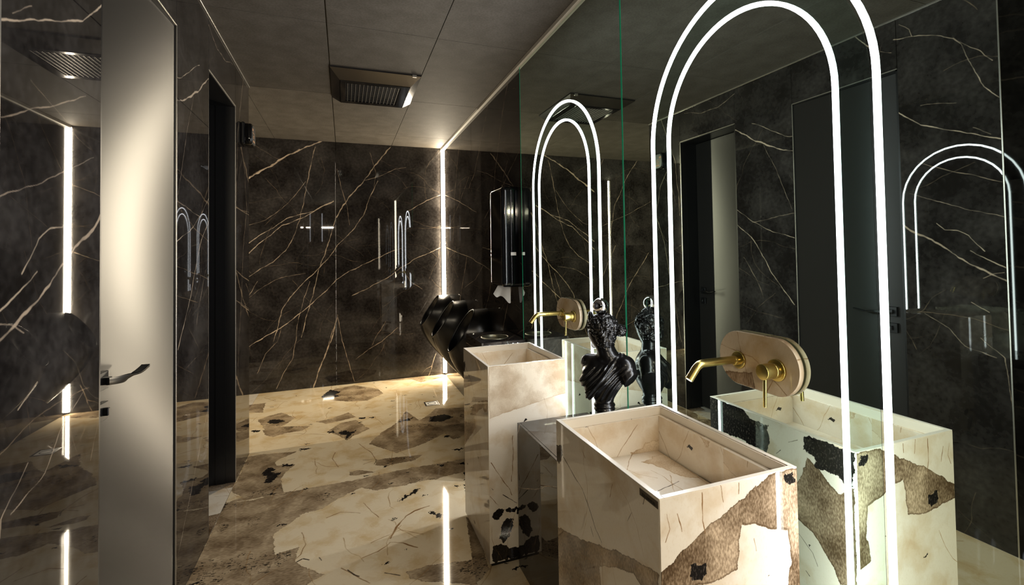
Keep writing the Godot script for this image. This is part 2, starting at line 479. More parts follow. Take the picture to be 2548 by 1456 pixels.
# cream stone with brown quartz fields and black mica
func pale_stone(w: int, h: int, fr: Array, brown: Array, black: Array, veins: Array, sd: int, specks := 14, grain_stretch := 2, cream := Color8(230, 220, 203), rough_edge := 0.006, quartz := Color8(84, 66, 47), quartz_top := Color8(201, 178, 149), flakes := false, gw := 0.42) -> ImageTexture:
	var ppm: float = w / absf(fr[2] - fr[0])
	var cloud := noise_bytes(w, h, 5.0 / ppm, sd, 5, 1, 40.0)
	var grain := noise_bytes(w, h, 170.0 / ppm, sd + 1, 5, grain_stretch)
	var wa := noise_bytes(w, h, 16.0 / ppm, sd + 2, 5)
	var wb := noise_bytes(w, h, 34.0 / ppm, sd + 4, 5)
	var bamp := (0.008 if not flakes else 0.02) * ppm / 128.0
	var fleck := noise_bytes(w, h, 3.2 / ppm, sd + 3, 2)
	var ew := maxi(1, int(0.004 * ppm))
	var mask := PackedByteArray()
	mask.resize(w * h)
	for p in brown:
		fill(mask, w, h, to_px(p, 0, w, h, fr), 1)
	var mica := PackedByteArray()
	mica.resize(w * h)
	for p in black:
		fill(mica, w, h, to_px(p, 0, w, h, fr), 2)
	var rnd := RandomNumberGenerator.new()
	rnd.seed = sd
	for k in specks:      # scattered mica flakes
		var c := Vector2(rnd.randf() * w, rnd.randf() * h)
		var s := rnd.randf_range(0.004, 0.016) * ppm
		var q := PackedVector2Array()
		for j in 6:
			var an := TAU * j / 6.0
			q.append(c + Vector2(cos(an) * s * rnd.randf_range(0.7, 1.6), sin(an) * s * rnd.randf_range(0.2, 0.7)))
		fill(mica, w, h, q, 2)
	var amp := rough_edge * ppm / 128.0
	var cr := cream.r8
	var cg := cream.g8
	var cb := cream.b8
	var q0 := quartz
	var dr := (quartz_top.r8 - quartz.r8) / 255.0
	var dg := (quartz_top.g8 - quartz.g8) / 255.0
	var db := (quartz_top.b8 - quartz.b8) / 255.0
	var d := PackedByteArray()
	d.resize(w * h * 3)
	var k := 0
	for y in h:
		for x in w:
			var a := cloud[k]
			var g := grain[k]
			var q := wa[k] - 128
			var sx := clampi(x + int(q * amp), 0, w - 1)
			var sy := clampi(y + int((wa[(k + 977) % (w * h)] - 128) * amp), 0, h - 1)
			var m := mask[sy * w + sx]
			var bx2 := clampi(x + int((wb[k] - 128) * bamp), 0, w - 1)
			var by2 := clampi(y + int((wb[(k + 5003) % (w * h)] - 128) * bamp), 0, h - 1)
			if mica[by2 * w + bx2] == 2:
				m = 2
			var o := k * 3
			if m == 0:
				var e := maxi(0, a - 115) * 0.36 + maxi(0, g - 160) * 0.16
				d[o] = int(cr - e * 0.45)
				d[o + 1] = int(cg - e * 0.70)
				d[o + 2] = int(cb - e * 1.0)
			elif m == 1:
				var s := clampf((lerpf(a, g, gw) - 128.0) * 1.9 + 138.0, 0.0, 255.0)
				var mx := clampi(sx + ew, 0, w - 1) + clampi(sy - ew, 0, h - 1) * w
				var mn := clampi(sx - ew, 0, w - 1) + clampi(sy + ew, 0, h - 1) * w
				if mask[mx] == 0 or mask[mn] == 0:      # rusty seam where the fields meet
					s = s * 0.55 - 10.0
				if flakes and fleck[k] > 176 and g + (q >> 1) > 172:    # mica flakes inside the quartz
					d[o] = 38
					d[o + 1] = 32
					d[o + 2] = 26
				else:
					d[o] = clampi(int(q0.r8 + s * dr), 0, 255)
					d[o + 1] = clampi(int(q0.g8 + s * dg), 0, 255)
					d[o + 2] = clampi(int(q0.b8 + s * db), 0, 255)
			else:
				var s := maxi(0, g - 150) * 0.8
				d[o] = int(30 + s)
				d[o + 1] = int(27 + s * 0.9)
				d[o + 2] = int(25 + s * 0.8)
			k += 1
	for vv in veins:
		var c := Color8(132, 96, 58) if vv[1] == 0 else Color8(48, 38, 30)
		stamp(d, w, h, to_px(vv, 2, w, h, fr), maxf(0.6, vv[0] * 0.00032 * ppm), c, 0.7, sd + int(vv[2] * 1000))
	for j in int(3 + absf(fr[2] - fr[0]) * (45 if flakes else 8)):   # hair-thin rusty cracks
		var q := PackedVector2Array([Vector2(rnd.randf() * w, rnd.randf() * h)])
		var dir := rnd.randf_range(1.0, 2.2)
		for i in 5:
			dir += rnd.randf_range(-0.5, 0.5)
			q.append(q[i] + Vector2(cos(dir), sin(dir)) * 0.05 * ppm)
		stamp(d, w, h, q, 0.65, Color8(150, 112, 68), rnd.randf_range(0.25, 0.55), sd + j)
	return picture(w, h, d)

# near-black marble with cream and rust veins
func dark_stone(w: int, h: int, fr: Array, veins: Array, sd: int, fine := 40) -> ImageTexture:
	var ppm: float = w / absf(fr[2] - fr[0])
	var cloud := noise_bytes(w, h, 2.6 / ppm, sd, 6, 1, 60.0)
	var grain := noise_bytes(w, h, 30.0 / ppm, sd + 1, 4)
	var d := PackedByteArray()
	d.resize(w * h * 3)
	for k in w * h:
		var s := (cloud[k] - 115) * 0.17 + (grain[k] - 128) * 0.09
		if s < -14.0:
			s = -14.0
		var o := k * 3
		d[o] = int(44 + s)
		d[o + 1] = int(41 + s * 0.97)
		d[o + 2] = int(39 + s * 0.93)
	var rnd := RandomNumberGenerator.new()
	rnd.seed = sd
	for j in fine:        # fine healed cracks
		var q := PackedVector2Array([Vector2(rnd.randf() * w, rnd.randf() * h)])
		var dir := rnd.randf_range(0.0, TAU)
		for i in rnd.randi_range(4, 9):
			dir += rnd.randf_range(-0.35, 0.35)
			q.append(q[i] + Vector2(cos(dir), sin(dir)) * 0.07 * ppm)
		stamp(d, w, h, q, 0.7, Color8(135, 116, 94), rnd.randf_range(0.15, 0.5), sd + j)
	for vv in veins:
		var c := Color8(132, 114, 94).lerp(Color8(206, 186, 162), vv[1])
		stamp(d, w, h, to_px(vv, 2, w, h, fr), maxf(0.8, vv[0] * 0.00038 * ppm), c, 0.35 + 0.55 * vv[1], sd + int(vv[2] * 1000))
	return picture(w, h, d)

func mat(albedo: Color, rough: float, metal := 0.0, spec := 0.5) -> StandardMaterial3D:
	var m := StandardMaterial3D.new()
	m.albedo_color = albedo
	m.roughness = rough
	m.metallic = metal
	m.metallic_specular = spec
	return m

func stone(t: Texture2D, rough := 0.015) -> StandardMaterial3D:
	var m := mat(Color.WHITE, rough)
	m.albedo_texture = t
	m.texture_repeat = true
	return m

func tri(m: StandardMaterial3D, per_metre: float) -> StandardMaterial3D:
	m.uv1_triplanar = true
	m.uv1_world_triplanar = true
	m.uv1_scale = Vector3.ONE * per_metre
	m.uv1_triplanar_sharpness = 8.0
	return m

func glow(c: Color, energy: float) -> StandardMaterial3D:
	var m := mat(Color(0.9, 0.9, 0.9), 0.5)
	m.emission_enabled = true
	m.emission = c
	m.emission_energy_multiplier = energy
	return m

const WARM := Color(1.0, 0.935, 0.82)
const COOL := Color(0.97, 0.98, 1.0)
const E_CORNER := 6.0      # each corner strip
const E_NEAR := 0.55
const E_REAR := 2.0       # lamp on the rear wall
const E_ARCH := 0.23       # per metre of arch band

func _ready() -> void:
	view_and_air()
	materials()
	shell()
	doors()
	corner_leds()
	mirrors()
	basins()
	faucets()
	counters()
	urinals()
	dispenser()
	ceiling_unit()
	small_things()
	bust()

func view_and_air() -> void:
	var c := Camera3D.new()
	c.name = "camera"
	c.projection = Camera3D.PROJECTION_FRUSTUM
	c.near = 0.05
	c.far = 60.0
	var f := 1213.175
	c.size = c.near * 1456.0 / f
	c.frustum_offset = Vector2(-54.55, -129.62) / f * c.near
	c.position = Vector3(-1.021, 1.3229, 0.0)
	c.rotation_degrees = Vector3(1.4403, -21.272, -0.928)
	add_child(c)
	c.current = true
	var we := WorldEnvironment.new()
	var e := Environment.new()
	e.background_mode = Environment.BG_COLOR
	e.background_color = Color.BLACK
	e.tonemap_mode = Environment.TONE_MAPPER_LINEAR
	e.tonemap_exposure = 1.0
	e.sdfgi_enabled = true
	e.ssao_enabled = true
	e.ssil_enabled = true
	we.environment = e
	add_child(we)

func materials() -> void:
	mats.back = stone(dark_stone(1000, 1250, [-2.0, 2.5, 0.0, 0.0], VEINS_BACK, 21, 60))
	mats.left = stone(dark_stone(1300, 1250, [ZC, 2.5, ZP, 0.0], VEINS_LEFT, 37, 50))
	mats.left.albedo_color = Color8(236, 236, 236)
	mats.dark = tri(stone(dark_stone(700, 700, [0.0, 1.4, 1.4, 0.0], [[9, 0.7, 0.1, 1.3, 0.4, 0.9, 0.6, 0.5, 0.7, 0.0], [6, 0.6, 0.6, 1.4, 0.8, 1.0, 1.2, 0.6, 1.4, 0.5], [5, 0.6, 0.0, 0.6, 0.4, 0.4, 0.9, 0.2]], 55, 26)), 1.0 / 1.4)
	mats.floor = stone(pale_stone(760, 2000, [-1.8, -5.45, 0.1, -0.45], FLOOR_BROWN, FLOOR_BLACK, FLOOR_VEINS, 71, 90, -4, Color8(232, 214, 180), 0.012, Color8(112, 92, 68), Color8(206, 184, 150), true), 0.04)
	mats.pale = tri(stone(pale_stone(512, 512, [0.0, 0.0, 0.6, 0.6], [[0.0, 0.05, 0.25, 0.0, 0.42, 0.12, 0.3, 0.3, 0.05, 0.32], [0.4, 0.4, 0.6, 0.36, 0.6, 0.52, 0.46, 0.58]], [], [[3, 0, 0.1, 0.4, 0.3, 0.45, 0.5, 0.3], [2.5, 0, 0.35, 0.1, 0.5, 0.2, 0.58, 0.22]], 91, 4), 0.06), 1.0 / 0.6)
	mats.lining = tri(stone(pale_stone(400, 400, [0.0, 0.0, 0.5, 0.5], [[0.28, 0.28, 0.5, 0.22, 0.5, 0.4, 0.34, 0.42], [0.0, 0.1, 0.1, 0.05, 0.16, 0.14, 0.06, 0.2]], [], [[3, 0, 0.1, 0.3, 0.2, 0.32, 0.3, 0.2], [2.5, 0, 0.05, 0.05, 0.2, 0.12], [3, 1, 0.2, 0.45, 0.3, 0.42], [3, 0, 0.4, 0.1, 0.42, 0.2]], 95, 2, 1, Color8(230, 219, 200), 0.012, Color8(176, 148, 114), Color8(226, 208, 180), false, 0.3), 0.06), 1.0 / 0.5)
	mats.plate = tri(stone(pale_stone(300, 300, [0.0, 0.0, 0.4, 0.4], [[0.2, 0.2, 0.4, 0.24, 0.4, 0.4, 0.16, 0.4]], [], [[2, 1, 0.0, 0.12, 0.1, 0.1, 0.2, 0.06, 0.4, 0.02], [2, 0, 0.0, 0.3, 0.2, 0.16, 0.4, 0.14]], 97, 0, 3, Color8(214, 198, 172), 0.006, Color8(120, 96, 72), Color8(205, 182, 152)), 0.06), 1.0 / 0.4)
	mats.near1 = stone(pale_stone(420, 980, [-SG - SW, SH, -SG, 0.0], NEAR1_BROWN, NEAR1_BLACK, NEAR1_VEINS, 101, 3))
	mats.left1 = stone(pale_stone(480, 840, [-1.297, SH, -0.797, 0.0], LEFT1_BROWN, LEFT1_BLACK, LEFT1_VEINS, 103, 3))
	mats.back1 = stone(pale_stone(480, 840, [-1.297, SH, -0.797, 0.0], BACK1_BROWN, BACK1_BLACK, BACK1_VEINS, 105, 5))
	mats.near2 = stone(pale_stone(400, 930, [-SG - SW, SH, -SG, 0.0], NEAR2_BROWN, NEAR2_BLACK, NEAR2_VEINS, 107, 3, 1, Color8(236, 225, 206), 0.005, Color8(186, 162, 132), Color8(236, 222, 198), false, 0.18))
	mats.edge = mat(Color8(232, 222, 204), 0.25)
	mats.ceiling = tri(stone(ceiling_stone(), 0.7), 1.0 / 1.1)
	mats.ceiling.metallic_specular = 0.25
	mats.black = mat(Color8(16, 16, 17), 0.35)
	mats.gloss = mat(Color8(12, 12, 13), 0.07)
	mats.onyx = tri(stone(dark_stone(256, 256, [0.0, 0.8, 0.8, 0.0], [[7, 0.1, 0.0, 0.3, 0.3, 0.42, 0.8, 0.5]], 77, 4), 0.02), 1.25)
	mats.onyx.albedo_color = Color8(120, 118, 116)
	mats.onyx.metallic_specular = 0.3
	mats.satin = mat(Color8(14, 14, 15), 0.26)
	mats.bust = mat(Color8(13, 12, 12), 0.25)
	mats.gap = mat(Color8(8, 8, 8), 0.8)
	mats.alu = mat(Color8(196, 192, 184), 0.3, 0.9)
	mats.steel = mat(Color8(205, 205, 205), 0.15, 1.0)
	mats.chrome = mat(Color8(235, 235, 238), 0.02, 1.0)
	mats.brass = mat(Color8(198, 177, 104), 0.26, 1.0)
	mats.mirror = mat(Color8(213, 228, 219), 0.0, 0.996)
	mats.mirror_glow_tint = mat(Color8(200, 228, 217), 0.0, 0.988)  # teal glow of the arch lights in the glass, put into the colour
	mats.glass_edge = mat(Color8(40, 222, 174), 0.25)
	mats.concrete = mat(Color8(128, 124, 118), 0.9)
	mats.leaf = mat(Color8(40, 38, 36), 0.32, 0.0, 0.34)
	mats.leaf.anisotropy_enabled = true
	mats.leaf.anisotropy = -1.0
	mats.paper = mat(Color8(232, 230, 226), 0.9)
	mats.paper.backlight_enabled = true
	mats.paper.backlight = Color(0.3, 0.3, 0.3)
	mats.white = mat(Color8(225, 222, 214), 0.5)
	mats.led_warm = glow(WARM, 6.0)
	mats.led_cool = glow(COOL, 6.0)

func ceiling_stone() -> ImageTexture:
	var w := 320
	var cloud := noise_bytes(w, w, 0.02, 5, 5)
	var grain := noise_bytes(w, w, 0.25, 6, 3)
	var d := PackedByteArray()
	d.resize(w * w * 3)
	for k in w * w:
		var s := (cloud[k] - 128) * 0.06 + (grain[k] - 128) * 0.07
		d[k * 3] = int(80 + s)
		d[k * 3 + 1] = int(75 + s)
		d[k * 3 + 2] = int(68 + s)
	return picture(w, w, d)

# ---------------------------------------------------------------- the room
func uv_left(p: Vector3) -> Vector2:
	return Vector2((p.z - ZC) / (ZP - ZC), (HC - p.y) / HC)

func uv_back(p: Vector3) -> Vector2:
	return Vector2((p.x + 2.0) / 2.0, (HC - p.y) / HC)

func uv_floor(p: Vector3) -> Vector2:
	return Vector2((p.x + 1.8) / 1.9, (p.z + 5.45) / 5.0)

func shell() -> void:
	var g := 0.0012
	# floor: slabs 1.2 m deep, a joint along the stall wall
	var fl := setting("floor")
	part("bed", bx(Vector3(-3.3, -0.12, ZB - 0.3), Vector3(0.3, -0.012, 1.9)), mats.concrete, fl)
	var zs := [ZB - 0.1, -4.28, -3.08, -1.88, -0.68, 0.52, 1.7]
	for k in 6:
		var b := MB.new()
		b.lohi(Vector3(-WL + g, -0.03, zs[k] + g), Vector3(0.06, 0.0, zs[k + 1] - g))
		var edge := -WL
		if k == 0:
			edge = -1.8
			b.lohi(Vector3(-1.8, -0.03, zs[k] + g), Vector3(-WL + g, 0.0, zs[k + 1] - g))
		elif k == 1:
			b.lohi(Vector3(-1.8, -0.03, zs[k] + g), Vector3(-WL + g, 0.0, ZC - g))
			part("slab", bx(Vector3(-3.2, -0.03, zs[k] + g), Vector3(-1.8 - g, 0.0, ZC - g)), mats.pale, fl)
		part("slab", b, mats.floor, fl, uv_floor)
		part("slab", bx(Vector3(-3.2, -0.03, (ZC if k == 1 else zs[k]) + g), Vector3(edge - g, 0.0, zs[k + 1] - g)), mats.pale, fl)
	# ceiling tiles with dark joints
	var ce := setting("ceiling")
	part("slab", bx(Vector3(-3.3, HC + 0.02, ZB - 0.3), Vector3(0.3, HC + 0.14, 1.9)), mats.concrete, ce)
	var cx := [-3.34, -2.78, -2.22, -1.66, -1.10, -0.54, 0.02]
	var cz := [ZB - 0.1, -4.95, -3.795, -2.64, -1.485, -0.33, 0.825, 1.7]
	for i in 6:
		for k in 7:
			var gx := 0.0045 if i == 4 else 0.0015
			part("tile", bx(Vector3(cx[i] + gx, HC, cz[k] + g), Vector3(cx[i + 1] - 0.0015, HC + 0.018, cz[k + 1] - g), 0.0008), mats.ceiling, ce)
	# back wall: slabs joined at x = -1.10
	var wb := setting("wall_back")
	part("backing", bx(Vector3(-3.3, 0, ZB - 0.2), Vector3(0.2, HC, ZB - 0.025)), mats.concrete, wb)
	part("panel", bx(Vector3(-1.10 + g, 0.0, ZB - 0.03), Vector3(0.03, HC, ZB), 0.001), mats.back, wb, uv_back)
	part("panel", bx(Vector3(-2.0, 0.0, ZB - 0.03), Vector3(-1.10 - g, HC, ZB), 0.001), mats.back, wb, uv_back)
	part("panel", bx(Vector3(-3.2, 0.0, ZB - 0.03), Vector3(-2.0 - g, HC, ZB), 0.001), mats.dark, wb)
	# stall wall
	var wl := setting("wall_left")
	for q in [[D1[1], ZP, 0.0], [D1[0], D1[1], DH], [D2[1], D1[0], 0.0], [D2[0], D2[1], DH], [ZC, D2[0], 0.0]]:
		part("panel", bx(Vector3(-WL - 0.03, q[2], q[0] + g), Vector3(-WL, HC - 0.004, q[1] - g), 0.0008), mats.left, wl, uv_left)
	part("panel", bx(Vector3(-WL - 0.03, 0.0, ZP + 0.006), Vector3(-WL, HC - 0.004, 1.6), 0.0008), mats.onyx, wl)
	for q in [[D1[1], 1.7], [D2[1], D1[0]], [ZC + 0.03, D2[0]]]:
		part("core", bx(Vector3(-WL - 0.19, 0.0, q[0] + 0.002), Vector3(-WL - 0.03, HC, q[1] - 0.002)), mats.concrete, wl)
	for q in [D1, D2]:
		part("core", bx(Vector3(-WL - 0.19, DH, q[0]), Vector3(-WL - 0.03, HC, q[1])), mats.concrete, wl)
	# far face of the stall block and the end of the alcove
	var wa := setting("wall_alcove")
	part("panel", bx(Vector3(XA, 0.0, ZC), Vector3(-WL - 0.001, HC, ZC + 0.03), 0.001), mats.dark, wa)
	part("panel", bx(Vector3(XA - 0.03, 0.0, ZB), Vector3(XA, HC, ZC + 0.03), 0.001), mats.dark, wa)
	# mirror wall beyond the mirror, and behind the panels
	var wr := setting("wall_right")
	part("backing", bx(Vector3(0.04, 0.0, ZB), Vector3(0.2, HC, 1.7)), mats.concrete, wr)
	part("panel", bx(Vector3(0.006, 0.0, ZB), Vector3(0.036, HC, -4.1 - g), 0.001), mats.dark, wr)
	part("panel", bx(Vector3(0.006, 0.0, -4.1 + g), Vector3(0.036, HC, ZM + 0.01), 0.001), mats.dark, wr)
	# return wall beside the camera, rear wall
	var wn := setting("wall_return")
	part("panel", bx(Vector3(-0.4, 0.0, -0.1), Vector3(0.036, HC, -0.07), 0.001), mats.dark, wn)
	part("panel", bx(Vector3(-0.4, 0.0, -0.07), Vector3(-0.37, HC, 1.6), 0.001), mats.dark, wn)
	var we := setting("wall_rear")
	part("panel", bx(Vector3(-WL - 0.1, 0.0, 1.6), Vector3(0.04, HC, 1.66)), mats.dark, we)
	# pale profiles along the top of both walls, and at the panel joint
	var t1 := setting("trim_1")
	part("profile", bx(Vector3(-0.016, HC - 0.024, ZB), Vector3(0.006, HC - 0.001, -0.1), 0.001), mats.white, t1)
	var t2 := setting("trim_2")
	part("profile", bx(Vector3(-WL - 0.004, HC - 0.010, ZC), Vector3(-WL + 0.006, HC - 0.001, 1.6), 0.001), mats.alu, t2)
	var t3 := setting("trim_3")
	part("profile", bx(Vector3(-WL - 0.02, 0.0, ZP), Vector3(-WL + 0.002, HC - 0.004, ZP + 0.006), 0.0008), mats.alu, t3)

func handle_set(leaf: Node3D, m: Transform3D, dir: float) -> void:
	# local frame: x out of the leaf, y up, z towards the hinge (times dir)
	var w := func(p: Vector3) -> Vector3: return m * Vector3(p.x, p.y, p.z * dir)
	for k in 2:
		var b := MB.new()
		b.box(m * Vector3(0.008, 0.985 - 0.085 * k, 0), Vector3(0.016, 0.05, 0.05), 0.0015, m.basis)
		var ro := part("rosette", b, mats.black, leaf)
		ro.set_meta("label", "square black metal rosette")
		if k == 1:
			var kn := MB.new()
			kn.box(m * Vector3(0.022, 0.9, 0), Vector3(0.014, 0.022, 0.012), 0.002, m.basis)
			part("thumb_turn", kn, mats.black, ro)
	# lever: a twisted flat bar
	var rows := []
	for i in 15:
		var s := i / 14.0
		var z: float = -0.012 + 0.185 * s
		var x: float = 0.03 + 0.018 * smoothstep(0.1, 0.9, s)
		var y: float = 0.985 - 0.012 * sin(s * PI) + 0.004 * s
		var tw := PI * 0.5 * (1.0 - smoothstep(0.3, 0.75, s))
		var wid: float = 0.010 + 0.001 * s
		var ring := PackedVector3Array()
		for q in [[1, 1], [-1, 1], [-1, -1], [1, -1]]:
			var a := Vector2(q[0] * wid, q[1] * 0.0035).rotated(tw)
			ring.append(w.call(Vector3(x + a.x, y + a.y, z)))
		rows.append(ring)
	var lv := MB.new()
	lv.grid(rows, true, true, true)
	lv.box(m * Vector3(0.022, 0.985, 0), Vector3(0.02, 0.02, 0.02), 0.002, m.basis)
	part("lever", lv, mats.black, leaf)

func doors() -> void:
	for k in 2:
		var q: Array = [D1, D2][k]
		var d := setting("door_%d" % (k + 1))
		# black lining of the opening
		var far_x := -WL - 0.19
		part("jamb", bx(Vector3(far_x, 0.0, q[0] - 0.001), Vector3(-WL - 0.001, DH, q[0] + 0.008)), mats.black, d)
		part("jamb", bx(Vector3(far_x, 0.0, q[1] - 0.008), Vector3(-WL - 0.001, DH, q[1] + 0.001)), mats.black, d)
		part("head", bx(Vector3(far_x, DH - 0.008, q[0]), Vector3(-WL - 0.001, DH + 0.001, q[1])), mats.black, d)
		if k == 1:
			part("stop", bx(Vector3(-WL - 0.10, 0.0, q[0] + 0.008), Vector3(-WL - 0.05, DH, q[0] + 0.012)), mats.black, d)
		# pale edge profile
		part("edge_profile", bx(Vector3(-WL - 0.012, 0.0, q[0] - 0.001), Vector3(-WL + 0.002, DH + 0.004, q[0] + 0.004), 0.0005), mats.alu, d)
		part("edge_profile", bx(Vector3(-WL - 0.012, DH - 0.001, q[0]), Vector3(-WL + 0.002, DH + 0.004, q[1]), 0.0005), mats.alu, d)
		var len: float = q[1] - q[0] - 0.02
		var lf := MB.new()
		if k == 0:
			var a1 := deg_to_rad(-3.3)
			var hg := Vector3(-WL - 0.004, 0, q[0] + 0.005)
			var b1 := Basis(Vector3.UP, a1)
			lf.box(hg + b1 * Vector3(-0.02, DH * 0.5, len * 0.5), Vector3(0.04, DH - 0.014, len), 0.0015, b1)
			var leaf := part("leaf", lf, mats.leaf, d, func(p: Vector3) -> Vector2: return Vector2(p.z, p.y))
			leaf.set_meta("label", "closed brushed grey door leaf")
			handle_set(leaf, Transform3D(b1, hg + b1 * Vector3(0, 0, -1.715 - q[0])), -1.0)
		else:
			var b2 := Basis(Vector3.UP, deg_to_rad(1.0))
			var hinge := Vector3(-WL - 0.145, 0, q[1] - 0.01)
			lf.box(hinge + b2 * Vector3(-0.02, DH * 0.5, -len * 0.5), Vector3(0.04, DH - 0.022, len), 0.0015, b2)
			var leaf := part("leaf", lf, mats.leaf, d, func(p: Vector3) -> Vector2: return Vector2(p.z, p.y))
			leaf.set_meta("label", "brushed grey door leaf set back in its opening")
			handle_set(leaf, Transform3D(b2, hinge + b2 * Vector3(0, 0, -len + 0.065)), 1.0)

func corner_leds() -> void:
	var spots := [
		[Vector3(0.006, 0, ZB), Vector3(-1, 0, 1), E_CORNER, "tall warm white light strip in the corner behind the black urinals"],
		[Vector3(XA, 0, ZC), Vector3(1, 0, -1), E_CORNER * 0.55, "warm white light strip in the end corner of the alcove"],
		[Vector3(0.006, 0, -0.1), Vector3(-1, 0, -1), E_NEAR, "warm white light strip in the corner of the return wall beside the mirror"]]
	for s in spots:
		var f: Vector3 = s[1].normalized()
		var t := thing("corner_light", s[3], "light strip", "vertical light strips in the corners")
		var bs := Basis.looking_at(f, Vector3.UP)
		var b := MB.new()
		b.box(s[0] + f * 0.012 + Vector3(0, HC * 0.5, 0), Vector3(0.024, HC - 0.03, 0.004), 0.001, bs)
		part("channel", b, mats.alu, t)
		b = MB.new()
		b.box(s[0] + f * 0.016 + Vector3(0, HC * 0.5, 0), Vector3(0.026, HC - 0.03, 0.005), 0.002, bs)
		part("light_diffuser", b, mats.led_warm, t)
		strip_light(t, s[0] + f * 0.0195 + Vector3(0, HC * 0.5, 0), f, Vector3.UP, Vector2(0.026, HC - 0.03), s[2], WARM)
	# lamp of crossing light bars on the rear wall
	var t := thing("wall_lamp", "white light bars crossing on the dark rear wall", "wall lamp")
	for q in [[Vector3(-1.5, 1.99, 1.58), Vector3(0.015, 0.66, 0.02)], [Vector3(-1.38, 1.99, 1.575), Vector3(0.24, 0.02, 0.02)]]:
		var b := MB.new()
		b.box(q[0], q[1], 0.003)
		part("light_bar", b, mats.led_cool, t)
	strip_light(t, Vector3(-1.38, 1.99, 1.56), Vector3(0, 0, -1), Vector3.UP, Vector2(0.24, 0.02), E_REAR, WARM)

# ---------------------------------------------------------------- mirror wall
func arch_path(zc: float, r: float, y0: float, base: float, seg := 40) -> PackedVector3Array:
	var p := PackedVector3Array([Vector3(0, base, zc - r), Vector3(0, (base + y0) * 0.5, zc - r)])
	for k in seg + 1:
		var a := PI * k / seg
		p.append(Vector3(0, y0 + r * sin(a), zc - r * cos(a)))
	p.append(Vector3(0, (base + y0) * 0.5, zc + r))
	p.append(Vector3(0, base, zc + r))
	return p

func arch_band(zc: float, r0: float, r1: float, y0: float, base: float, x0: float, x1: float) -> MB:
	# flat band between two arches, with thickness from x0 to x1
	var a := arch_path(zc, r0, y0, base)
	var b := arch_path(zc, r1, y0, base)
	var rows := []
	for k in a.size():
		rows.append(PackedVector3Array([Vector3(x0, a[k].y, a[k].z), Vector3(x1, a[k].y, a[k].z), Vector3(x1, b[k].y, b[k].z), Vector3(x0, b[k].y, b[k].z)]))
	var m := MB.new()
	for k in rows.size() - 1:
		for j in 4:
			var j2 := (j + 1) % 4
			var p: Array = [rows[k][j], rows[k][j2], rows[k + 1][j2], rows[k + 1][j]]
			m.poly(p, (p[2] - p[0]).cross(p[3] - p[1]).normalized())
	m.poly(Array(rows[0]), Vector3.DOWN)
	m.poly(Array(rows[rows.size() - 1]), Vector3.DOWN)
	return m

func mirrors() -> void:
	var y0 := 1.683
	var base := 0.06
	var centres := [-1.057, -2.229]
	var ends := [[ZS + 0.002, -0.14], [ZM, ZS - 0.002]]
	var who := ["beside the bust, above the basin with the sticker", "above the basin next to the paper towel dispenser"]
	for k in 2:
		var zc: float = centres[k]
		var t := thing("mirror_panel", "full-height mirror panel with glowing arch, " + who[k], "mirror", "mirror panels")
		part("glass", bx(Vector3(0.0, 0.002, ends[k][0]), Vector3(0.006, HC - 0.024, ends[k][1])), mats.mirror, t)
		part("glow_tint_band", arch_band(zc, 0.303, 0.375, y0, base, -0.0006, 0.001), mats.mirror_glow_tint, t)  # added band: its teal stands in for arch light scattered inside the glass
		for e in 2:
			if ends[k][e] < -0.2:
				var zz: float = ends[k][e]
				part("glass_edge", bx(Vector3(-0.001, 0.002, zz - 0.002), Vector3(0.0065, HC - 0.024, zz + 0.002)), mats.glass_edge, t)
		var l := thing("arch_light", "double white arch-shaped light on the mirror, " + who[k], "arch light", "arch lights on the mirror")
		for q in [[0.383, 0.3945, "outer_light_band"], [0.2935, 0.3045, "inner_light_band"]]:
			part(q[2], arch_band(zc, q[0], q[1], y0, base, -0.0045, -0.0008), mats.led_cool, l)
			var r: float = (q[0] + q[1]) * 0.5
			var wd: float = q[1] - q[0]
			for s in [-1.0, 1.0]:
				strip_light(l, Vector3(-0.0055, (base + y0) * 0.5, zc + s * r), Vector3.LEFT, Vector3.UP, Vector2(wd, y0 - base), E_ARCH * (y0 - base), COOL)
			var segs := 16
			for j in segs:
				var a := PI * (j + 0.5) / segs
				var ln := r * PI / segs
				strip_light(l, Vector3(-0.0055, y0 + r * sin(a) * 0.995, zc - r * cos(a) * 0.995), Vector3.LEFT, Vector3(0, cos(a), sin(a)), Vector2(wd, ln), E_ARCH * ln, COOL)

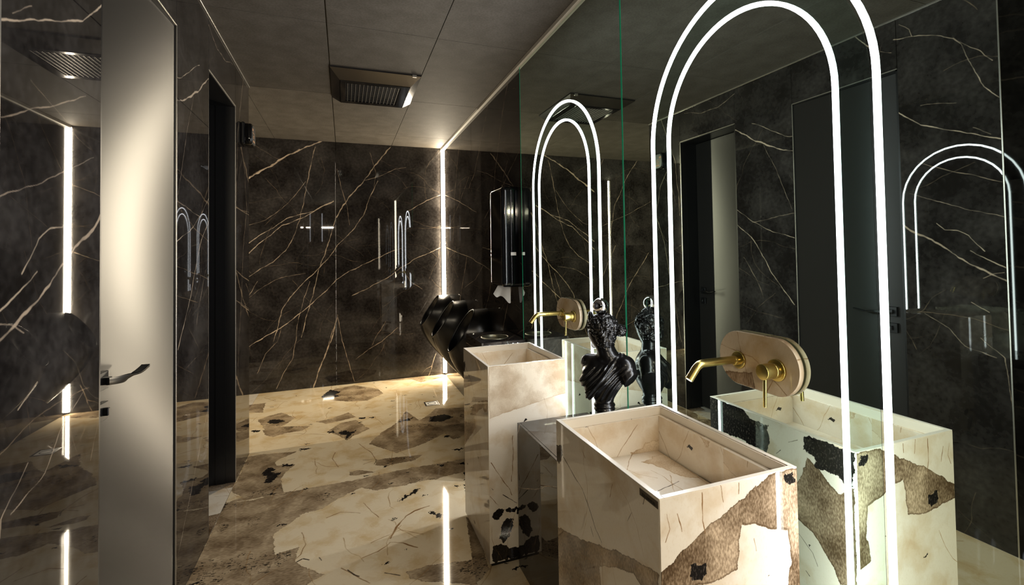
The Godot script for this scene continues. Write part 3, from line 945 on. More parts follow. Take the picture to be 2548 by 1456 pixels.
# ---------------------------------------------------------------- basins
func basins() -> void:
	var spots := [[-1.297, -0.805], [-2.466, -2.016]]
	var labels := ["tall cream and brown stone basin with a small dark sticker under its rim", "tall cream stone basin with black spots at its foot, between the two black counters"]
	for k in 2:
		var z0: float = spots[k][0]
		var z1: float = spots[k][1]
		var x0 := -SG - SW
		var x1 := -SG
		var t := thing("pedestal_basin", labels[k], "basin", "pedestal basins")
		var th := 0.012
		var yb := 0.016
		var yr := SH - 0.001
		var mn: Material = [mats.near1, mats.near2][k]
		var ml: Material = [mats.left1, mats.left1][k]
		var mk: Material = [mats.back1, mats.near2][k]
		var u_near := func(p: Vector3) -> Vector2: return Vector2((p.x - x0) / SW, (SH - p.y) / SH)
		var u_side := func(p: Vector3) -> Vector2: return Vector2((p.z - z0) / (z1 - z0), (SH - p.y) / SH)
		part("front_panel", bx(Vector3(x0, yb, z0), Vector3(x0 + th, yr, z1), 0.001), ml, t, u_side)
		part("back_panel", bx(Vector3(x1 - th, yb, z0), Vector3(x1, yr, z1), 0.001), mk, t, u_side)
		part("side_panel", bx(Vector3(x0 + 0.0005, yb, z1 - th), Vector3(x1 - 0.0005, yr, z1 + 0.0005), 0.001), mn, t, u_near)
		part("side_panel", bx(Vector3(x0 + 0.0005, yb, z0 - 0.0005), Vector3(x1 - 0.0005, yr, z0 + th), 0.001), mn, t, u_near)
		part("plinth", bx(Vector3(x0 + 0.01, 0.0, z0 + 0.01), Vector3(x1 - 0.01, yb, z1 - 0.01)), mats.black, t)
		# pale cut edges round the top, then a lower ledge
		var rim := MB.new()
		for q in [[Vector3(x0, yr, z0), Vector3(x0 + th, SH + 0.0005, z1)], [Vector3(x1 - th, yr, z0), Vector3(x1, SH + 0.0005, z1)], [Vector3(x0 + th, yr, z1 - th), Vector3(x1 - th, SH + 0.0005, z1)], [Vector3(x0 + th, yr, z0), Vector3(x1 - th, SH + 0.0005, z0 + th)]]:
			rim.lohi(q[0], q[1], 0.0006)
		part("rim", rim, mats.edge, t)
		var e := th + 0.001
		var yl := SH - 0.026
		var band := MB.new()
		for q in [[Vector3(x0 + e - 0.002, yl, z0 + e), Vector3(x0 + e + 0.002, yr - 0.001, z1 - e)], [Vector3(x1 - e - 0.002, yl, z0 + e), Vector3(x1 - e + 0.002, yr - 0.001, z1 - e)], [Vector3(x0 + e, yl, z1 - e - 0.002), Vector3(x1 - e, yr - 0.001, z1 - e + 0.002)], [Vector3(x0 + e, yl, z0 + e - 0.002), Vector3(x1 - e, yr - 0.001, z0 + e + 0.002)]]:
			band.lohi(q[0], q[1])
		part("inner_band", band, mats.edge, t)
		# inner walls and floor of the bowl
		var i0 := x0 + 0.022
		var i1 := x1 - 0.028
		var j0 := z0 + 0.022
		var j1 := z1 - 0.022
		var yf := 0.705
		part("bowl_wall", bx(Vector3(x0 + e, yf - 0.02, j0), Vector3(i0, yl, j1), 0.0008), mats.lining, t)
		part("bowl_wall", bx(Vector3(i1, yf - 0.02, j0), Vector3(x1 - e, yl, j1), 0.0008), mats.lining, t)
		part("bowl_wall", bx(Vector3(x0 + e, yf - 0.02, z0 + e), Vector3(x1 - e, yl, j0), 0.0008), mats.lining, t)
		part("bowl_wall", bx(Vector3(x0 + e, yf - 0.02, j1), Vector3(x1 - e, yl, z1 - e), 0.0008), mats.lining, t)
		var fl := MB.new()
		fl.box(Vector3((i0 + i1) * 0.5 - 0.003, yf + 0.004, (j0 + j1) * 0.5), Vector3(i1 - i0 - 0.006, 0.012, j1 - j0 - 0.001), 0.001, Basis(Vector3.BACK, deg_to_rad(-1.6)))
		part("bowl_floor", fl, mats.lining, t)
		part("bowl_base", bx(Vector3(i0, yf - 0.03, j0), Vector3(i1, yf - 0.018, j1)), mats.lining, t)
		if k == 0:
			var stk := part("sticker", bx(Vector3(x0 - 0.0006, 0.8215, -0.871), Vector3(x0 + 0.001, 0.8355, -0.8085)), mat(Color8(62, 50, 34), 0.5), t)
			var tm := TextMesh.new()
			var fo := SystemFont.new()
			fo.font_names = PackedStringArray(["Droid Sans"])
			tm.font = fo
			tm.font_size = 16
			tm.text = "TILE CENTER.BG"
			tm.depth = 0.0004
			tm.pixel_size = 0.00042
			tm.material = mat(Color8(14, 12, 10), 0.6)
			var to := MeshInstance3D.new()
			to.name = "lettering"
			to.mesh = tm
			to.transform = Transform3D(Basis(Vector3.UP, -PI / 2), Vector3(x0 - 0.0008, 0.8265, -0.84))
			stk.add_child(to)

# ---------------------------------------------------------------- faucets
func faucets() -> void:
	for k in 2:
		var zc: float = [-0.988, -2.143][k]
		var yc := 1.027
		var t := thing("wall_faucet", ["brass wall faucet on a rounded stone plate above the basin with the sticker", "brass wall faucet on a rounded stone plate beyond the bust"][k], "faucet", "brass wall faucets")
		# plate: a rounded oblong of stone standing just off the mirror
		var rings := []
		var hl := 0.133
		var hh := 0.0725
		for s in [[-0.004, 0.0015], [-0.0055, 0.0], [-0.0165, 0.0], [-0.018, 0.0015]]:
			var ring := PackedVector3Array()
			for j in 64:
				var a := TAU * j / 64.0
				var r: float = hh - s[1]
				ring.append(Vector3(s[0], yc + r * sin(a), zc + signf(cos(a)) * (hl - hh) * (1.0 if absf(cos(a)) > 1e-4 else 0.0) + r * cos(a)))
			rings.append(ring)
		var pl := MB.new()
		pl.grid(rings, true, true, true)
		part("stone_plate", pl, mats.plate, t)
		part("spacer", bx(Vector3(-0.005, yc - 0.03, zc - 0.09), Vector3(0.0, yc + 0.03, zc + 0.09)), mats.gap, t)
		# spout
		var sp := Vector3(-0.018, 1.022, zc - 0.057)
		var ro := MB.new()
		ro.lathe(sp, Vector3.LEFT, [[0.0205, 0.0], [0.0235, 0.001], [0.0235, 0.006], [0.0225, 0.0075], [0.011, 0.0075]], 40, false)
		part("rosette", ro, mats.brass, t)
		ro = MB.new()
		ro.lathe(sp, Vector3.LEFT, [[0.0125, 0.006], [0.0125, 0.021], [0.0118, 0.022], [0.009, 0.022]], 32, false)
		part("collar", ro, mats.brass, t)
		var path := PackedVector3Array()
		for j in 6:
			path.append(sp + Vector3(-0.012 - 0.108 * j / 5.0, 0.002, 0))
		var c := sp + Vector3(-0.122, 0.002 - 0.034, 0)
		for j in range(1, 13):
			var a := deg_to_rad(50.0) * j / 12.0
			path.append(c + Vector3(-0.034 * sin(a), 0.034 * cos(a), 0))
		var dd := Vector3(-cos(deg_to_rad(50)), -sin(deg_to_rad(50)), 0)
		var last := path[path.size() - 1]
		for j in range(1, 4):
			path.append(last + dd * 0.034 * j / 3.0)
		var tb := MB.new()
		tb.tube(path, 0.0105, 28, false)
		var inner := PackedVector3Array([path[path.size() - 1], path[path.size() - 3]])
		tb.tube(inner, 0.0088, 28, true)
		part("spout", tb, mats.brass, t)
		# mixer
		var mp := Vector3(-0.018, 1.021, zc + 0.068)
		ro = MB.new()
		ro.lathe(mp, Vector3.LEFT, [[0.0255, 0.0], [0.0275, 0.001], [0.0275, 0.006], [0.0265, 0.0075], [0.012, 0.0075]], 40, false)
		part("rosette", ro, mats.brass, t)
		ro = MB.new()
		ro.lathe(mp, Vector3.LEFT, [[0.0195, 0.006], [0.0195, 0.018], [0.0188, 0.0185], [0.0188, 0.0195], [0.0195, 0.02], [0.0195, 0.0505], [0.0185, 0.0515], [0.0001, 0.0517]], 40, false)
		var kn := part("mixer_body", ro, mats.brass, t)
		var lv := MB.new()
		lv.tube(PackedVector3Array([mp + Vector3(-0.042, -0.015, 0), mp + Vector3(-0.0445, -0.084, 0), mp + Vector3(-0.0446, -0.086, 0)]), [0.0047, 0.0047, 0.004], 20, true)
		part("lever", lv, mats.brass, kn)

# ---------------------------------------------------------------- black counters
func counters() -> void:
	var t := thing("stone_counter", "low black marble counter under the bust, between the basins", "counter", "black marble counters")
	var a := Vector3(-0.34, 0.0, -1.98)
	var b := Vector3(-0.006, 0.601, -1.312)
	part("front_panel", bx(a, Vector3(a.x + 0.012, b.y, b.z), 0.001), mats.dark, t)
	part("side_panel", bx(Vector3(a.x + 0.012, 0, a.z), Vector3(b.x, b.y - 0.012, a.z + 0.012), 0.001), mats.dark, t)
	part("side_panel", bx(Vector3(a.x + 0.012, 0, b.z - 0.012), Vector3(b.x, b.y - 0.012, b.z), 0.001), mats.dark, t)
	part("top", bx(Vector3(a.x + 0.0125, b.y - 0.012, a.z), b, 0.001), mats.dark, t)
	# counter with the waste opening
	t = thing("waste_counter", "black marble counter with a round waste opening in its top", "counter", "black marble counters")
	a = Vector3(-0.28, 0.0, -3.16)
	b = Vector3(-0.001, 0.80, -2.77)
	part("front_panel", bx(a, Vector3(a.x + 0.012, b.y, b.z), 0.001), mats.dark, t)
	part("side_panel", bx(Vector3(a.x + 0.012, 0, a.z), Vector3(b.x, b.y - 0.012, a.z + 0.012), 0.001), mats.dark, t)
	part("side_panel", bx(Vector3(a.x + 0.012, 0, b.z - 0.012), Vector3(b.x, b.y - 0.012, b.z), 0.001), mats.dark, t)
	var c := Vector3(-0.147, b.y, -2.945)
	var r := 0.083
	var top := MB.new()
	var rows := [PackedVector3Array(), PackedVector3Array(), PackedVector3Array(), PackedVector3Array()]
	for j in 96:
		var an := TAU * j / 96.0
		var d := Vector2(cos(an), sin(an))
		var s := minf((((b.x - c.x) if d.x > 0 else (c.x - a.x - 0.0125)) / maxf(absf(d.x), 1e-6)), (((b.z - c.z) if d.y > 0 else (c.z - a.z)) / maxf(absf(d.y), 1e-6)))
		rows[0].append(c + Vector3(d.x * s, -0.012, d.y * s))
		rows[1].append(c + Vector3(d.x * s, 0, d.y * s))
		rows[2].append(c + Vector3(d.x * r, 0, d.y * r))
		rows[3].append(c + Vector3(d.x * r, -0.012, d.y * r))
	for k in 3:
		for j in 96:
			var j2 := (j + 1) % 96
			var nn: Vector3 = Vector3.UP if k == 1 else (rows[k][j] - c) * Vector3(1, 0, 1) * (1.0 if k == 0 else -1.0)
			top.poly([rows[k][j], rows[k][j2], rows[k + 1][j2], rows[k + 1][j]], nn.normalized())
	part("top", top, mats.dark, t)
	var ring := MB.new()
	ring.lathe(c, Vector3.UP, [[r + 0.004, 0.0], [r + 0.004, 0.002], [r, 0.004], [r - 0.004, 0.002], [r - 0.006, -0.012], [r - 0.008, -0.16], [0.001, -0.16]], 64, false)
	var rg := part("waste_ring", ring, mat(Color8(120, 116, 96), 0.35, 0.8), t)
	rg.set_meta("label", "round metal waste chute")

# ---------------------------------------------------------------- urinals
func urinals() -> void:
	var names := ["in the corner by the light strip", "between the other two", "next to the waste counter"]
	var src: Node3D = null
	for k in 3:
		var t: Node3D
		if src == null:
			t = thing("urinal", "black drop-shaped wall urinal " + names[k], "urinal", "black urinals")
			src = t
			build_urinal(t)
		else:
			t = src.duplicate()
			t.name = numbered("urinal")
			add_child(t)
			t.set_meta("label", "black drop-shaped wall urinal " + names[k])
		t.position = Vector3(0.006, 0, [-5.13, -4.41, -3.67][k])

func build_urinal(t: Node3D) -> void:
	var n := 56
	var tp := Vector3(-0.105, 0.893, 0)
	var bt := Vector3(-0.302, 0.586, 0)
	var mid := (tp + bt) * 0.5
	var mj := (tp - bt) * 0.5
	var nrm := Vector3(mj.y, -mj.x, 0).normalized()
	if nrm.x > 0:
		nrm = -nrm
	var hw := 0.135
	var rim := PackedVector3Array()
	var wall := PackedVector3Array()
	for j in n:
		var a := TAU * j / n
		var ca := cos(a)
		var sa := sin(a)
		rim.append(mid + mj * ca + Vector3(0, 0, hw * sa))
		# outline on the wall: flat top, pointed foot
		var y := 0.545 + 0.352 * ca
		if ca > 0.0:
			y = 0.545 + 0.352 * pow(ca, 0.55)
		var w := 0.155 * sa
		if ca < 0.0:
			w *= 1.0 - 0.35 * pow(-ca, 1.2)
			y = 0.545 + 0.375 * ca
		wall.append(Vector3(0.0, y, w))
	var rows := []
	for i in 13:
		var s := i / 12.0
		var ring := PackedVector3Array()
		for j in n:
			var p := rim[j].lerp(wall[j], s)
			var low := clampf(-cos(TAU * j / n), 0.0, 1.0)
			p += Vector3(-0.032 * low, -0.012 * low, 0) * sin(PI * pow(s, 0.8))
			p.z *= 1.0 + 0.12 * sin(PI * s)
			ring.append(p)
		rows.append(ring)
	var b := MB.new()
	b.grid(rows, true, false, true)
	part("body", b, mats.satin, t)
	var lip := MB.new()
	var lr := []
	for i in 12:
		var q := TAU * i / 11.0
		var ring := PackedVector3Array()
		for j in n:
			var d := (rim[j] - mid).normalized()
			ring.append(rim[j] + d * 0.006 * cos(q) - d * 0.004 + nrm * 0.007 * sin(q))
		lr.append(ring)
	lip.grid(lr, true)
	part("rim", lip, mats.satin, t)
	var bowl := MB.new()
	var br := []
	for i in 9:
		var s := i / 8.0
		var ring := PackedVector3Array()
		for j in n:
			var p := mid + (rim[j] - mid) * (0.95 - 0.55 * s * s) - nrm * 0.115 * sin(s * PI * 0.5) + mj * -0.25 * s
			ring.append(p)
		br.append(ring)
	bowl.grid(br, true, false, true)
	part("bowl", bowl, mats.satin, t)
	var se := MB.new()
	se.lathe(mid + mj * 0.55 - nrm * 0.085, nrm, [[0.016, 0.0], [0.016, 0.008], [0.013, 0.011], [0.001, 0.012]], 24, false)
	part("flush_nozzle", se, mats.chrome, t)

# ---------------------------------------------------------------- dispenser
func rounded(x0: float, x1: float, y0: float, y1: float, z0: float, z1: float, rad: float, soft: float) -> MB:
	# oblong against the wall at x0, front at x1 (< x0), corners of radius rad, front edge rounded by soft
	var rows := []
	var steps := [[x0, 0.0], [x1 + soft, 0.0]]
	for i in range(1, 7):
		var a := PI * 0.5 * i / 6.0
		steps.append([x1 + soft - soft * sin(a), soft * (1.0 - cos(a))])
	for s in steps:
		var ring := PackedVector3Array()
		for q in 4:
			var cy: float = [y1 - rad, y1 - rad, y0 + rad, y0 + rad][q]
			var cz: float = [z1 - rad, z0 + rad, z0 + rad, z1 - rad][q]
			for j in 7:
				var a := PI * 0.5 * (q + j / 6.0)
				ring.append(Vector3(s[0], cy + (rad - s[1]) * sin(a), cz + (rad - s[1]) * cos(a)))
		rows.append(ring)
	var m := MB.new()
	m.grid(rows, true, true, true)
	return m

func dispenser() -> void:
	var t := thing("towel_dispenser", "glossy black paper towel dispenser on the wall above the waste counter", "dispenser")
	part("body", rounded(0.006, -0.052, 1.105, 1.748, -3.19, -2.903, 0.03, 0.012), mats.gloss, t)
	part("cover", rounded(-0.046, -0.1, 1.108, 1.745, -3.186, -2.906, 0.03, 0.024), mats.gloss, t)
	part("label_tag", bx(Vector3(-0.047, 1.308, -2.9045), Vector3(-0.012, 1.328, -2.9025), 0.0005), mats.white, t)
	var pw := MB.new()
	var rows := []
	for i in 14:
		var s := i / 13.0
		var row := PackedVector3Array()
		for j in 22:
			var q := j / 21.0
			var hang := 0.055 + 0.05 * q + 0.012 * sin(q * 9.0)
			var wd: float = lerpf(0.11, 0.155, s)
			row.append(Vector3(-0.05 + 0.55 * wd * (q - 0.5) - 0.018 * s, 1.112 - hang * s, -3.04 + 0.75 * wd * (q - 0.5) + 0.010 * s * sin(q * 9.0 + 1.0)))
		rows.append(row)
	pw.grid(rows, false)
	var p := MeshInstance3D.new()
	p.name = "paper_towel"
	p.mesh = pw.mesh()
	p.mesh.surface_set_material(0, mats.paper)
	add_child(p)
	p.set_meta("label", "white paper towel hanging from the black dispenser")
	p.set_meta("category", "paper towel")

# ---------------------------------------------------------------- ceiling unit
func ceiling_unit() -> void:
	var t := thing("ceiling_vent", "black ceiling ventilation unit with a slatted grille", "ventilation unit")
	var x0 := -1.098
	var x1 := -0.541
	var z0 := -3.845
	var z1 := -3.222
	var y := HC
	# frame: four sloping sides round a sunk grille plate
	var outer := [Vector3(x0, y, z0), Vector3(x1, y, z0), Vector3(x1, y, z1), Vector3(x0, y, z1)]
	var names := ["frame_side", "frame_side", "frame_side", "frame_side"]
	var inn := 0.055
	var px0 := x0 + inn
	var px1 := x1 - inn
	var pz0 := z0 + 0.012
	var pz1 := z1 - 0.125
	var lowo := [Vector3(x0, y - 0.010, z0), Vector3(x1, y - 0.010, z0), Vector3(x1, y - 0.010, z1), Vector3(x0, y - 0.010, z1)]
	var lowi := [Vector3(px0, y - 0.044, pz0), Vector3(px1, y - 0.044, pz0), Vector3(px1, y - 0.044, pz1), Vector3(px0, y - 0.044, pz1)]
	for k in 4:
		var k2 := (k + 1) % 4
		var b := MB.new()
		var mid := Vector3((x0 + x1) * 0.5, y, (z0 + z1) * 0.5)
		b.poly([outer[k], outer[k2], lowo[k2], lowo[k]], ((outer[k] + outer[k2]) * 0.5 - mid).normalized())
		var sl: Vector3 = (lowo[k2] - lowo[k]).cross(lowi[k] - lowo[k]).normalized()
		b.poly([lowo[k], lowo[k2], lowi[k2], lowi[k]], sl if sl.y < 0.0 else -sl)
		b.poly([lowi[k], lowi[k2], lowi[k2] + Vector3(0, 0.02, 0), lowi[k] + Vector3(0, 0.02, 0)], (mid - (lowi[k] + lowi[k2]) * 0.5).normalized())
		part(names[k], b, mat(Color8(32, 30, 29), 0.2), t)
	# rounded grille plate with a square opening
	var pl := MB.new()
	var gx0 := -1.005
	var gx1 := -0.655
	var gz0 := -3.78
	var gz1 := -3.385
	var yp := y - 0.049
	for q in [[px0 + 0.004, gx0, pz0 + 0.003, pz1 - 0.003], [gx1, px1 - 0.004, pz0 + 0.003, pz1 - 0.003], [gx0, gx1, pz0 + 0.003, gz0], [gx0, gx1, gz1, pz1 - 0.003]]:
		pl.lohi(Vector3(q[0], yp, q[2]), Vector3(q[1], yp + 0.012, q[3]), 0.001)
	part("grille_plate", pl, mat(Color8(24, 23, 23), 0.1), t)
	part("duct", bx(Vector3(gx0 - 0.01, y - 0.016, gz0 - 0.01), Vector3(gx1 + 0.01, y - 0.012, gz1 + 0.01)), mats.black, t)
	for k in 14:
		var x := lerpf(gx0 + 0.012, gx1 - 0.012, k / 13.0)
		part("slat", bx(Vector3(x - 0.0013, yp + 0.001, gz0), Vector3(x + 0.0013, yp + 0.011, gz1)), mat(Color8(150, 146, 140), 0.35, 0.6), t)
	var mesh := MB.new()
	for k in 26:
		var z := lerpf(gz0 + 0.01, gz1 - 0.01, k / 25.0)
		mesh.lohi(Vector3(gx0, yp + 0.006, z - 0.0009), Vector3(gx1, yp + 0.008, z + 0.0009))
	part("wire_mesh", mesh, mat(Color8(70, 68, 66), 0.4, 0.5), t)
	part("clip", bx(Vector3(-0.60, y - 0.02, z1 - 0.004), Vector3(-0.572, y - 0.004, z1 + 0.008), 0.001), mats.alu, t)

# ---------------------------------------------------------------- small things
func small_things() -> void:
	# round device high on the stall wall by the far corner
	var t := thing("wall_device", "black round-cornered wall device with a printed grey face, beside the recessed stall door", "wall device")
	part("base", bx(Vector3(-WL, 2.045, -3.655), Vector3(-WL + 0.022, 2.185, -3.525), 0.006), mats.black, t)
	var rows := []
	for s in [[0.018, 0.072], [0.022, 0.078], [0.052, 0.078], [0.058, 0.072]]:
		var ring := PackedVector3Array()
		for j in 40:
			var a := TAU * j / 40.0
			var e: float = pow(absf(cos(a)), 4.0) + pow(absf(sin(a)), 4.0)
			var r: float = s[1] / pow(e, 0.25) * 0.94
			ring.append(Vector3(-WL + s[0], 2.112 + r * sin(a), -3.60 + r * cos(a)))
		rows.append(ring)
	var b := MB.new()
	b.grid(rows, true, true, true)
	part("housing", b, mats.gloss, t)
	rows = []
	for s in [[0.056, 0.062], [0.062, 0.060]]:
		var ring := PackedVector3Array()
		for j in 40:
			var a := TAU * j / 40.0
			var e: float = pow(absf(cos(a)), 4.0) + pow(absf(sin(a)), 4.0)
			ring.append(Vector3(-WL + s[0], 2.112 + s[1] / pow(e, 0.25) * sin(a), -3.60 + s[1] / pow(e, 0.25) * cos(a)))
		rows.append(ring)
	b = MB.new()
	b.grid(rows, true, true, true)
	var face := part("face_plate", b, mat(Color8(58, 58, 57), 0.3), t)
	var pr := mat(Color8(196, 140, 96), 0.5)
	b = MB.new()
	for q in [[2.135, 2.150, -3.575, -3.545], [2.068, 2.073, -3.63, -3.565], [2.076, 2.080, -3.63, -3.575], [2.124, 2.127, -3.605, -3.552], [2.095, 2.124, -3.608, -3.604], [2.092, 2.095, -3.605, -3.58], [2.092, 2.108, -3.583, -3.579], [2.105, 2.108, -3.605, -3.583]]:
		b.lohi(Vector3(-WL + 0.0618, q[0], q[2]), Vector3(-WL + 0.0628, q[1], q[3]))
	part("print", b, pr, face)
	# floor drain
	t = thing("floor_drain", "square steel floor drain set in the marble floor", "drain")
	b = MB.new()
	var c := Vector3(-0.306, 0, -4.40)
	for q in [[-0.062, -0.062, 0.062, -0.05], [-0.062, 0.05, 0.062, 0.062], [-0.062, -0.05, -0.05, 0.05], [0.05, -0.05, 0.062, 0.05]]:
		b.lohi(c + Vector3(q[0], -0.001, q[1]), c + Vector3(q[2], 0.002, q[3]), 0.0005)
	part("frame", b, mats.steel, t)
	part("cover", bx(c + Vector3(-0.048, -0.001, -0.048), c + Vector3(0.048, 0.0015, 0.048), 0.0005), mats.white, t)
	b = MB.new()
	b.lathe(c, Vector3.UP, [[0.036, 0.0012], [0.036, 0.0022], [0.030, 0.0022], [0.030, 0.0012]], 40, false)
	part("slot", b, mats.gap, t)

# ---------------------------------------------------------------- bust
func cap(p: Vector3, a: Vector3, b: Vector3, ra: float, rb: float) -> float:
	var ab := b - a
	var h := clampf((p - a).dot(ab) / ab.length_squared(), 0.0, 1.0)
	return (p - a - ab * h).length() - lerpf(ra, rb, h)

func ell(p: Vector3, c: Vector3, r: Vector3) -> float:
	var q := (p - c) / r
	var k := q.length()
	return (k - 1.0) * minf(r.x, minf(r.y, r.z)) if k < 0.3 else k * (k - 1.0) / (q / r).length()

func smin(a: float, b: float, k: float) -> float:
	var h := clampf(0.5 + 0.5 * (b - a) / k, 0.0, 1.0)
	return lerpf(b, a, h) - k * h * (1.0 - h)

var curl := FastNoiseLite.new()

# the figure, in a frame whose x is to the right of the sight line and z towards the camera
func figure(p: Vector3) -> float:
	if p.y > 0.955:
		p = turned(p)
		var h := ell(p, Vector3(-0.012, 1.018, -0.006), Vector3(0.048, 0.060, 0.047))
		h = smin(h, cap(p, Vector3(-0.012, 0.982, -0.006), Vector3(-0.046, 0.961, -0.020), 0.034, 0.016), 0.012)
		h = smin(h, cap(p, Vector3(-0.055, 1.018, -0.022), Vector3(-0.066, 0.996, -0.027), 0.005, 0.0075), 0.006)
		h = smin(h, cap(p, Vector3(-0.058, 0.979, -0.024), Vector3(-0.056, 0.975, -0.014), 0.006, 0.005), 0.005)
		return smin(h, cap(p, Vector3(0.002, 0.99, 0.002), Vector3(0.032, 0.905, 0.0), 0.031, 0.040), 0.014)
	var hp := turned(p)
	var s := smin(cap(hp, Vector3(-0.012, 0.982, -0.006), Vector3(-0.046, 0.961, -0.020), 0.034, 0.016), cap(hp, Vector3(0.002, 0.99, 0.002), Vector3(0.034, 0.900, 0.0), 0.031, 0.042), 0.012)
	var t := ell(p, Vector3(0.004, 0.855, 0.0), Vector3(0.080, 0.070, 0.058))
	t = smin(t, cap(p, Vector3(-0.052, 0.895, -0.042), Vector3(0.082, 0.898, 0.030), 0.032, 0.038), 0.03)
	t = smin(t, (p - Vector3(-0.046, 0.842, 0.022)).length() - 0.040, 0.018)
	t = smin(t, cap(p, Vector3(0.0, 0.835, 0.0), Vector3(0.004, 0.765, 0.0), 0.066, 0.036), 0.02)
	var arm := cap(p, Vector3(0.084, 0.895, 0.030), Vector3(0.108, 0.832, 0.045), 0.036, 0.031)
	arm = maxf(arm, (p - Vector3(0.103, 0.848, 0.046)).dot(Vector3(0.62, -0.62, 0.48)))
	# drapery: a roll from the near shoulder across the chest and pleats below it
	var drape := minf(cap(p, Vector3(0.072, 0.930, 0.020), Vector3(0.012, 0.880, 0.058), 0.013, 0.015), cap(p, Vector3(0.012, 0.880, 0.058), Vector3(-0.050, 0.792, 0.046), 0.015, 0.017))
	var on := clampf((0.905 - p.y) * 40.0, 0.0, 1.0) * clampf((p.y - 0.76) * 60.0, 0.0, 1.0)
	var along := p.x * 0.78 - p.y * 0.62
	t -= on * 0.0032 * (sin(along * 330.0 + 2.0 * sin(p.y * 40.0)) + 0.5 * sin(along * 150.0 + p.z * 60.0))
	drape -= 0.003 * sin(along * 420.0)
	t = smin(t, drape, 0.006)
	t = smin(t, arm, 0.008)
	return smin(s, t, 0.016)

func turned(p: Vector3) -> Vector3:
	# the head looks away over the far shoulder: turn about the neck above the collar
	var a := -0.55 * clampf((p.y - 0.90) / 0.035, 0.0, 1.0)
	var x := p.x - 0.008
	return Vector3(0.008 + x * cos(a) - p.z * sin(a), p.y, x * sin(a) + p.z * cos(a))

func hair(p: Vector3) -> float:
	var p0 := p
	p = turned(p)
	var h := ell(p, Vector3(0.004, 1.038, -0.002), Vector3(0.060, 0.050, 0.056))
	h = smin(h, ell(p, Vector3(0.022, 0.992, 0.010), Vector3(0.034, 0.036, 0.042)), 0.016)
	h = maxf(h, -((p - Vector3(-0.070, 0.985, -0.03)).length() - 0.048))
	var bun := minf((p0 - Vector3(0.069, 1.026, 0.012)).length() - 0.0235, cap(p0, Vector3(0.03, 1.03, 0.005), Vector3(0.062, 1.026, 0.01), 0.018, 0.012))
	var w := curl.get_noise_3d(p.x * 1000.0, p.y * 1000.0, p.z * 1000.0)
	var q := p - Vector3(0.0, 1.085, 0.0)
	var wave := sin(q.length() * 480.0 + 11.0 * curl.get_noise_3d(p.x * 420.0, p.y * 420.0, p.z * 420.0) + 2.0 * atan2(p.z, p.x))
	var curls := curl.get_noise_3d(p0.x * 2600.0, p0.y * 2600.0, p0.z * 2600.0)
	return smin(h - 0.0036 * w - 0.0030 * wave, bun - 0.0035 * curls, 0.003)

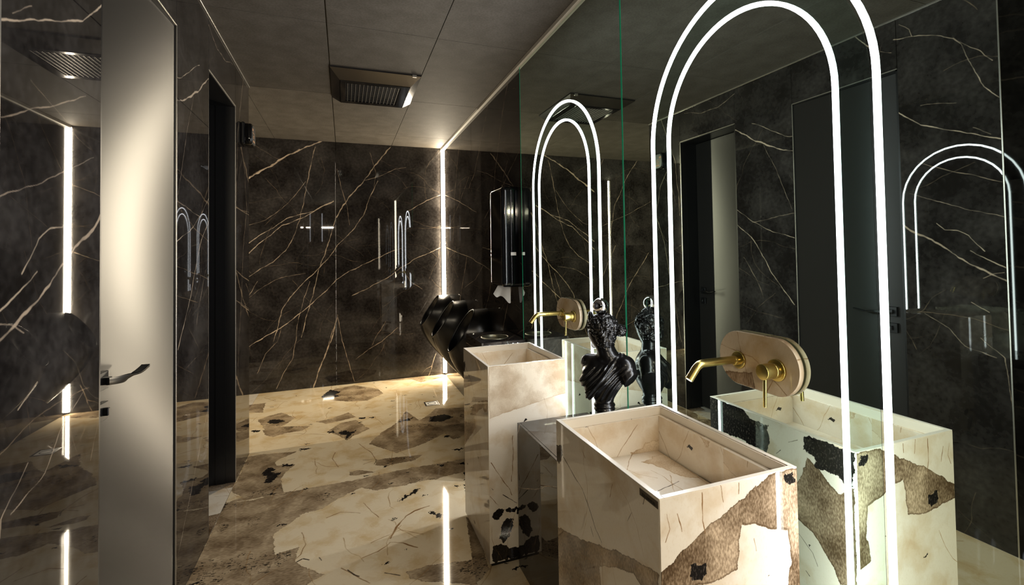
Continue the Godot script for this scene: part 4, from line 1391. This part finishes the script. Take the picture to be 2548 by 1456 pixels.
func surface(f: Callable, lo: Vector3, hi: Vector3, cell: float, place: Transform3D) -> MB:
	var nx := int((hi.x - lo.x) / cell) + 1
	var ny := int((hi.y - lo.y) / cell) + 1
	var nz := int((hi.z - lo.z) / cell) + 1
	var val := PackedFloat32Array()
	val.resize(nx * ny * nz)
	var k := 0
	for z in nz:
		for y in ny:
			for x in nx:
				val[k] = f.call(lo + Vector3(x, y, z) * cell)
				k += 1
	var id := PackedInt32Array()
	id.resize(nx * ny * nz)
	id.fill(-1)
	var m := MB.new()
	var sy := nx
	var sz := nx * ny
	for z in nz - 1:
		for y in ny - 1:
			for x in nx - 1:
				var o := x + y * sy + z * sz
				var sign_sum := 0
				for c in 8:
					if val[o + (c & 1) + ((c >> 1) & 1) * sy + ((c >> 2) & 1) * sz] < 0.0:
						sign_sum += 1
				if sign_sum == 0 or sign_sum == 8:
					continue
				var acc := Vector3()
				var cnt := 0
				for c in 8:
					for ax in 3:
						if (c >> ax) & 1 == 0:
							var c2 := c | (1 << ax)
							var va := val[o + (c & 1) + ((c >> 1) & 1) * sy + ((c >> 2) & 1) * sz]
							var vb := val[o + (c2 & 1) + ((c2 >> 1) & 1) * sy + ((c2 >> 2) & 1) * sz]
							if (va < 0.0) != (vb < 0.0):
								var q := Vector3(c & 1, (c >> 1) & 1, (c >> 2) & 1)
								q[ax] = va / (va - vb)
								acc += q
								cnt += 1
				var lp := lo + (Vector3(x, y, z) + acc / cnt) * cell
				id[o] = m.v.size()
				m.v.append(place * lp)
				var g := Vector3(val[o + 1] - val[o], val[o + sy] - val[o], val[o + sz] - val[o])
				g += Vector3(val[o + sz + sy + 1] - val[o + sz + sy], val[o + sz + sy + 1] - val[o + sz + 1], val[o + sz + sy + 1] - val[o + sy + 1])
				m.n.append((place.basis * g).normalized())
				m.t.append(Vector2.ZERO)
	for z in range(1, nz - 1):
		for y in range(1, ny - 1):
			for x in range(1, nx - 1):
				var o := x + y * sy + z * sz
				var inside := val[o] < 0.0
				for ax in 3:
					var st: int = [1, sy, sz][ax]
					if inside != (val[o + st] < 0.0):
						var s1: int = [sy, sz, 1][ax]
						var s2: int = [sz, 1, sy][ax]
						var a := id[o]
						var b := id[o - s1]
						var c := id[o - s1 - s2]
						var d := id[o - s2]
						if a < 0 or b < 0 or c < 0 or d < 0:
							continue
						if inside:
							m.ix.append_array(PackedInt32Array([a, c, b, a, d, c]))
						else:
							m.ix.append_array(PackedInt32Array([a, b, c, a, c, d]))
	return m

func bust() -> void:
	curl.seed = 9
	curl.frequency = 0.055
	curl.fractal_octaves = 2
	var t := thing("bust", "glossy black bust of a draped woman with a chrome ball on her head", "bust")
	var place := Transform3D(Basis(Vector3(0.873, 0, 0.488), Vector3.UP, Vector3(-0.488, 0, 0.873)), Vector3(-0.110, 0, -1.643))
	var fg := part("figure", surface(figure, Vector3(-0.105, 0.742, -0.095), Vector3(0.155, 1.092, 0.105), 0.0042, place), mats.bust, t)
	var hr := part("hair", surface(hair, Vector3(-0.075, 0.945, -0.070), Vector3(0.105, 1.100, 0.075), 0.0028, place), mats.bust, t)
	hr.set_meta("label", "wavy hair tied in a bun")
	var dm := MB.new()
	var rows := []
	for i in 9:
		var s := i / 8.0
		var ring := PackedVector3Array()
		for j in 20:
			var a := TAU * j / 20.0
			ring.append(place * (Vector3(-0.043, 1.068, -0.030) + Vector3(0.012 * cos(a) * sin(PI * s), 0.026 * -cos(PI * s), 0.034 * sin(a) * sin(PI * s))))
		rows.append(ring)
	dm.grid(rows, true)
	part("diadem", dm, mats.satin, t)
	var so := MB.new()
	so.lathe(place * Vector3(0.004, 0.601, 0), Vector3.UP, [[0.001, 0.0], [0.058, 0.0], [0.058, 0.018], [0.052, 0.022], [0.050, 0.03], [0.040, 0.04], [0.033, 0.06], [0.031, 0.09], [0.031, 0.118], [0.036, 0.122], [0.040, 0.127], [0.040, 0.132], [0.036, 0.136], [0.039, 0.139], [0.041, 0.143], [0.039, 0.148], [0.033, 0.153], [0.035, 0.17], [0.02, 0.175]], 48, false)
	part("socle", so, mats.bust, t)
	var ball := MB.new()
	var prof := []
	for i in 25:
		var a := PI * i / 24.0
		prof.append([maxf(0.0305 * sin(a), 0.0001), -0.0305 * cos(a)])
	ball.lathe(place * Vector3(-0.003, 1.116, 0), Vector3.UP, prof, 48, false)
	var bl := part("ball", ball, mats.chrome, t)
	bl.set_meta("label", "polished chrome ball")
